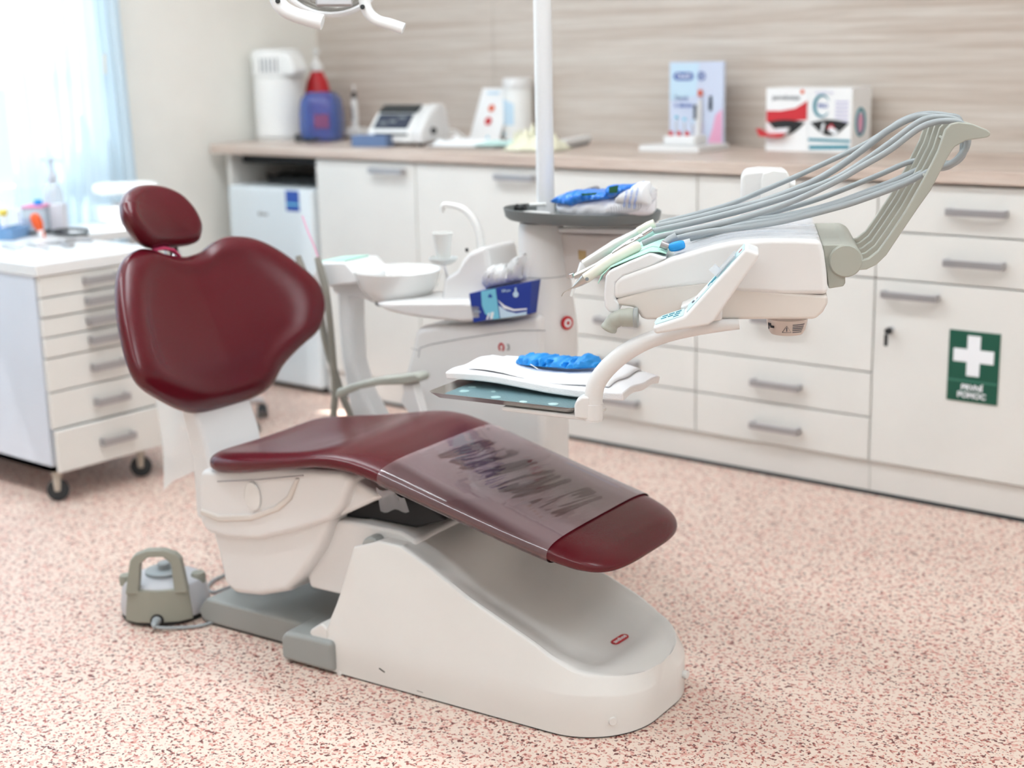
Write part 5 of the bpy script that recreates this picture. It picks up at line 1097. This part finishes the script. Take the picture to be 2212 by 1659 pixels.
# folded napkins
NZ = TZ2+.022
c4 = [at_z(962, 812, NZ), at_z(1346, 858, NZ), at_z(1425, 806, NZ+.0), at_z(1062, 772, NZ)]
def nap(i, j, dz=0):
    p = c4[0].lerp(c4[1], i).lerp(c4[3].lerp(c4[2], i), j); 
    p.z = NZ+dz+.003*math.sin(i*7+j*3)+.002*math.sin(j*11+i*5)-.012*max(0, i-.75)/.25*j
    return p
nb = MB()
R = []
for k, (dz, g) in enumerate(((-.012, .0), (-.004, -.012), (.004, -.014), (.011, -.004), (.014, .01))): pass
single('paper_napkins', MB().grid(lambda i, j: nap(i, j), 40, 30), mat('quilted_paper', (246, 246, 248), .85, bump=.6, bscale=420), 'stack of white quilted paper napkins lying on the steel tray', 'napkin', solid=.016, smooth=60, bevel=.004)
single('loose_napkin', MB().grid(lambda i, j: nap(.10+.80*i, .12+.86*j, .0105+.002*math.sin(9*i)) , 24, 24), mat('paper_napkin_top', (248, 248, 250), .85, bump=.4, bscale=500), 'single thin white napkin lying on top of the thicker quilted stack', 'napkin', solid=.0015, smooth=60)
TFp = lambda x, y, v: TF.P(x, y, v)
gv = .20
single('blue_glove', blob(lambda x, y, v: TF.P(x, y, v), (1102, 1282), [(1102, 786), (1106, 776), (1130, 771), (1150, 770), (1180, 777), (1200, 776), (1215, 780), (1235, 778), (1252, 771), (1264, 778), (1282, 792)], [(1102, 792), (1130, 795), (1180, 798), (1240, 802), (1282, 799)], .19, .06, 21, 80, 22, amp=.5), 'blue_glove', 'crumpled bright blue disposable glove lying on the white napkins', 'glove', smooth=50)
single('wooden_pick', MB().tube([TF.P(1146, 787, .17), TF.P(1162, 797, .16)], .0009, 6), 'porcelain', 'thin white stick poking from under the blue glove', 'stick')

# ================================================================== LIGHTS, WORLD, CAMERA
def ceiling_light(x, y, L, W, ang, label):
    t = thing('ceiling_light', label, 'lamp', (x, y, ZC-.05), 'tube lights on the ceiling')
    R = Matrix.Rotation(ang, 3, 'Z')
    part('fixture', MB().box((x, y, ZC-.02), (L+.04, W+.04, .03), R), 'white_matte', t)
    part('diffuser', MB().box((x, y, ZC-.041), (L, W, .010), R), M['lamp_glow'], t, smooth=0)
m, nt, b = newmat('lamp_glow'); b.inputs['Emission Color'].default_value = (.88, .955, 1, 1); b.inputs['Emission Strength'].default_value = LAMP; M['lamp_glow'] = m
ceiling_light(-3.1, 1.30, 2.8, .24, 0, 'long ceiling tube light above the patient chair')
ceiling_light(-3.1, 2.60, 2.8, .24, 0, 'long ceiling tube light nearer the worktop wall')
ceiling_light(.1, 2.6, 2.4, .24, 0, 'long ceiling tube light over the right part of the room')
ceiling_light(-.2, .4, 2.4, .24, 0, 'long ceiling tube light near the entrance side')
w = bpy.data.worlds.new('sky'); bpy.context.scene.world = w; w.use_nodes = True; nt = w.node_tree
bg = nt.nodes['Background']; bg.inputs['Color'].default_value = (.80, .91, 1, 1); bg.inputs['Strength'].default_value = SKY
def area(name, loc, size, sy, power, rot, col=(1, 1, 1)):
    l = bpy.data.lights.new(name, 'AREA'); l.shape = 'RECTANGLE'; l.size = size; l.size_y = sy; l.energy = power; l.color = col
    o = bpy.data.objects.new(name, l); C.objects.link(o); o.location = loc; o.rotation_euler = rot; return o
area('window_daylight', (XL-.2, (WY0+WY1)/2, (WZ0+WZ1)/2), WZ1-WZ0, WY1-WY0, DAY, (0, -PI/2, 0), (.86, .94, 1))
s = bpy.data.lights.new('sun', 'SUN'); s.energy = SUN; s.angle = .01; s.color = (1, .99, .97)
so = bpy.data.objects.new('sun', s); C.objects.link(so); so.rotation_euler = Vector((.62, .68, -1.35)).to_track_quat('-Z', 'Y').to_euler()
cam = bpy.data.cameras.new('camera'); cam.sensor_width = 36; cam.lens = 36*F_PX/2212; cam.clip_start = .05
cam.dof.use_dof = True; cam.dof.focus_distance = 2.6; cam.dof.aperture_fstop = FSTOP
cobj = bpy.data.objects.new('camera', cam); C.objects.link(cobj)
cobj.matrix_world = Matrix.Translation(CAM) @ Matrix((RX, UX, -_F)).transposed().to_4x4()
sc = bpy.context.scene; sc.camera = cobj
sc.view_settings.view_transform = 'Standard'; sc.view_settings.look = 'None'; sc.view_settings.gamma = 1; sc.view_settings.exposure = EXPO
try: sc.view_settings.use_curve_mapping = False
except Exception: pass
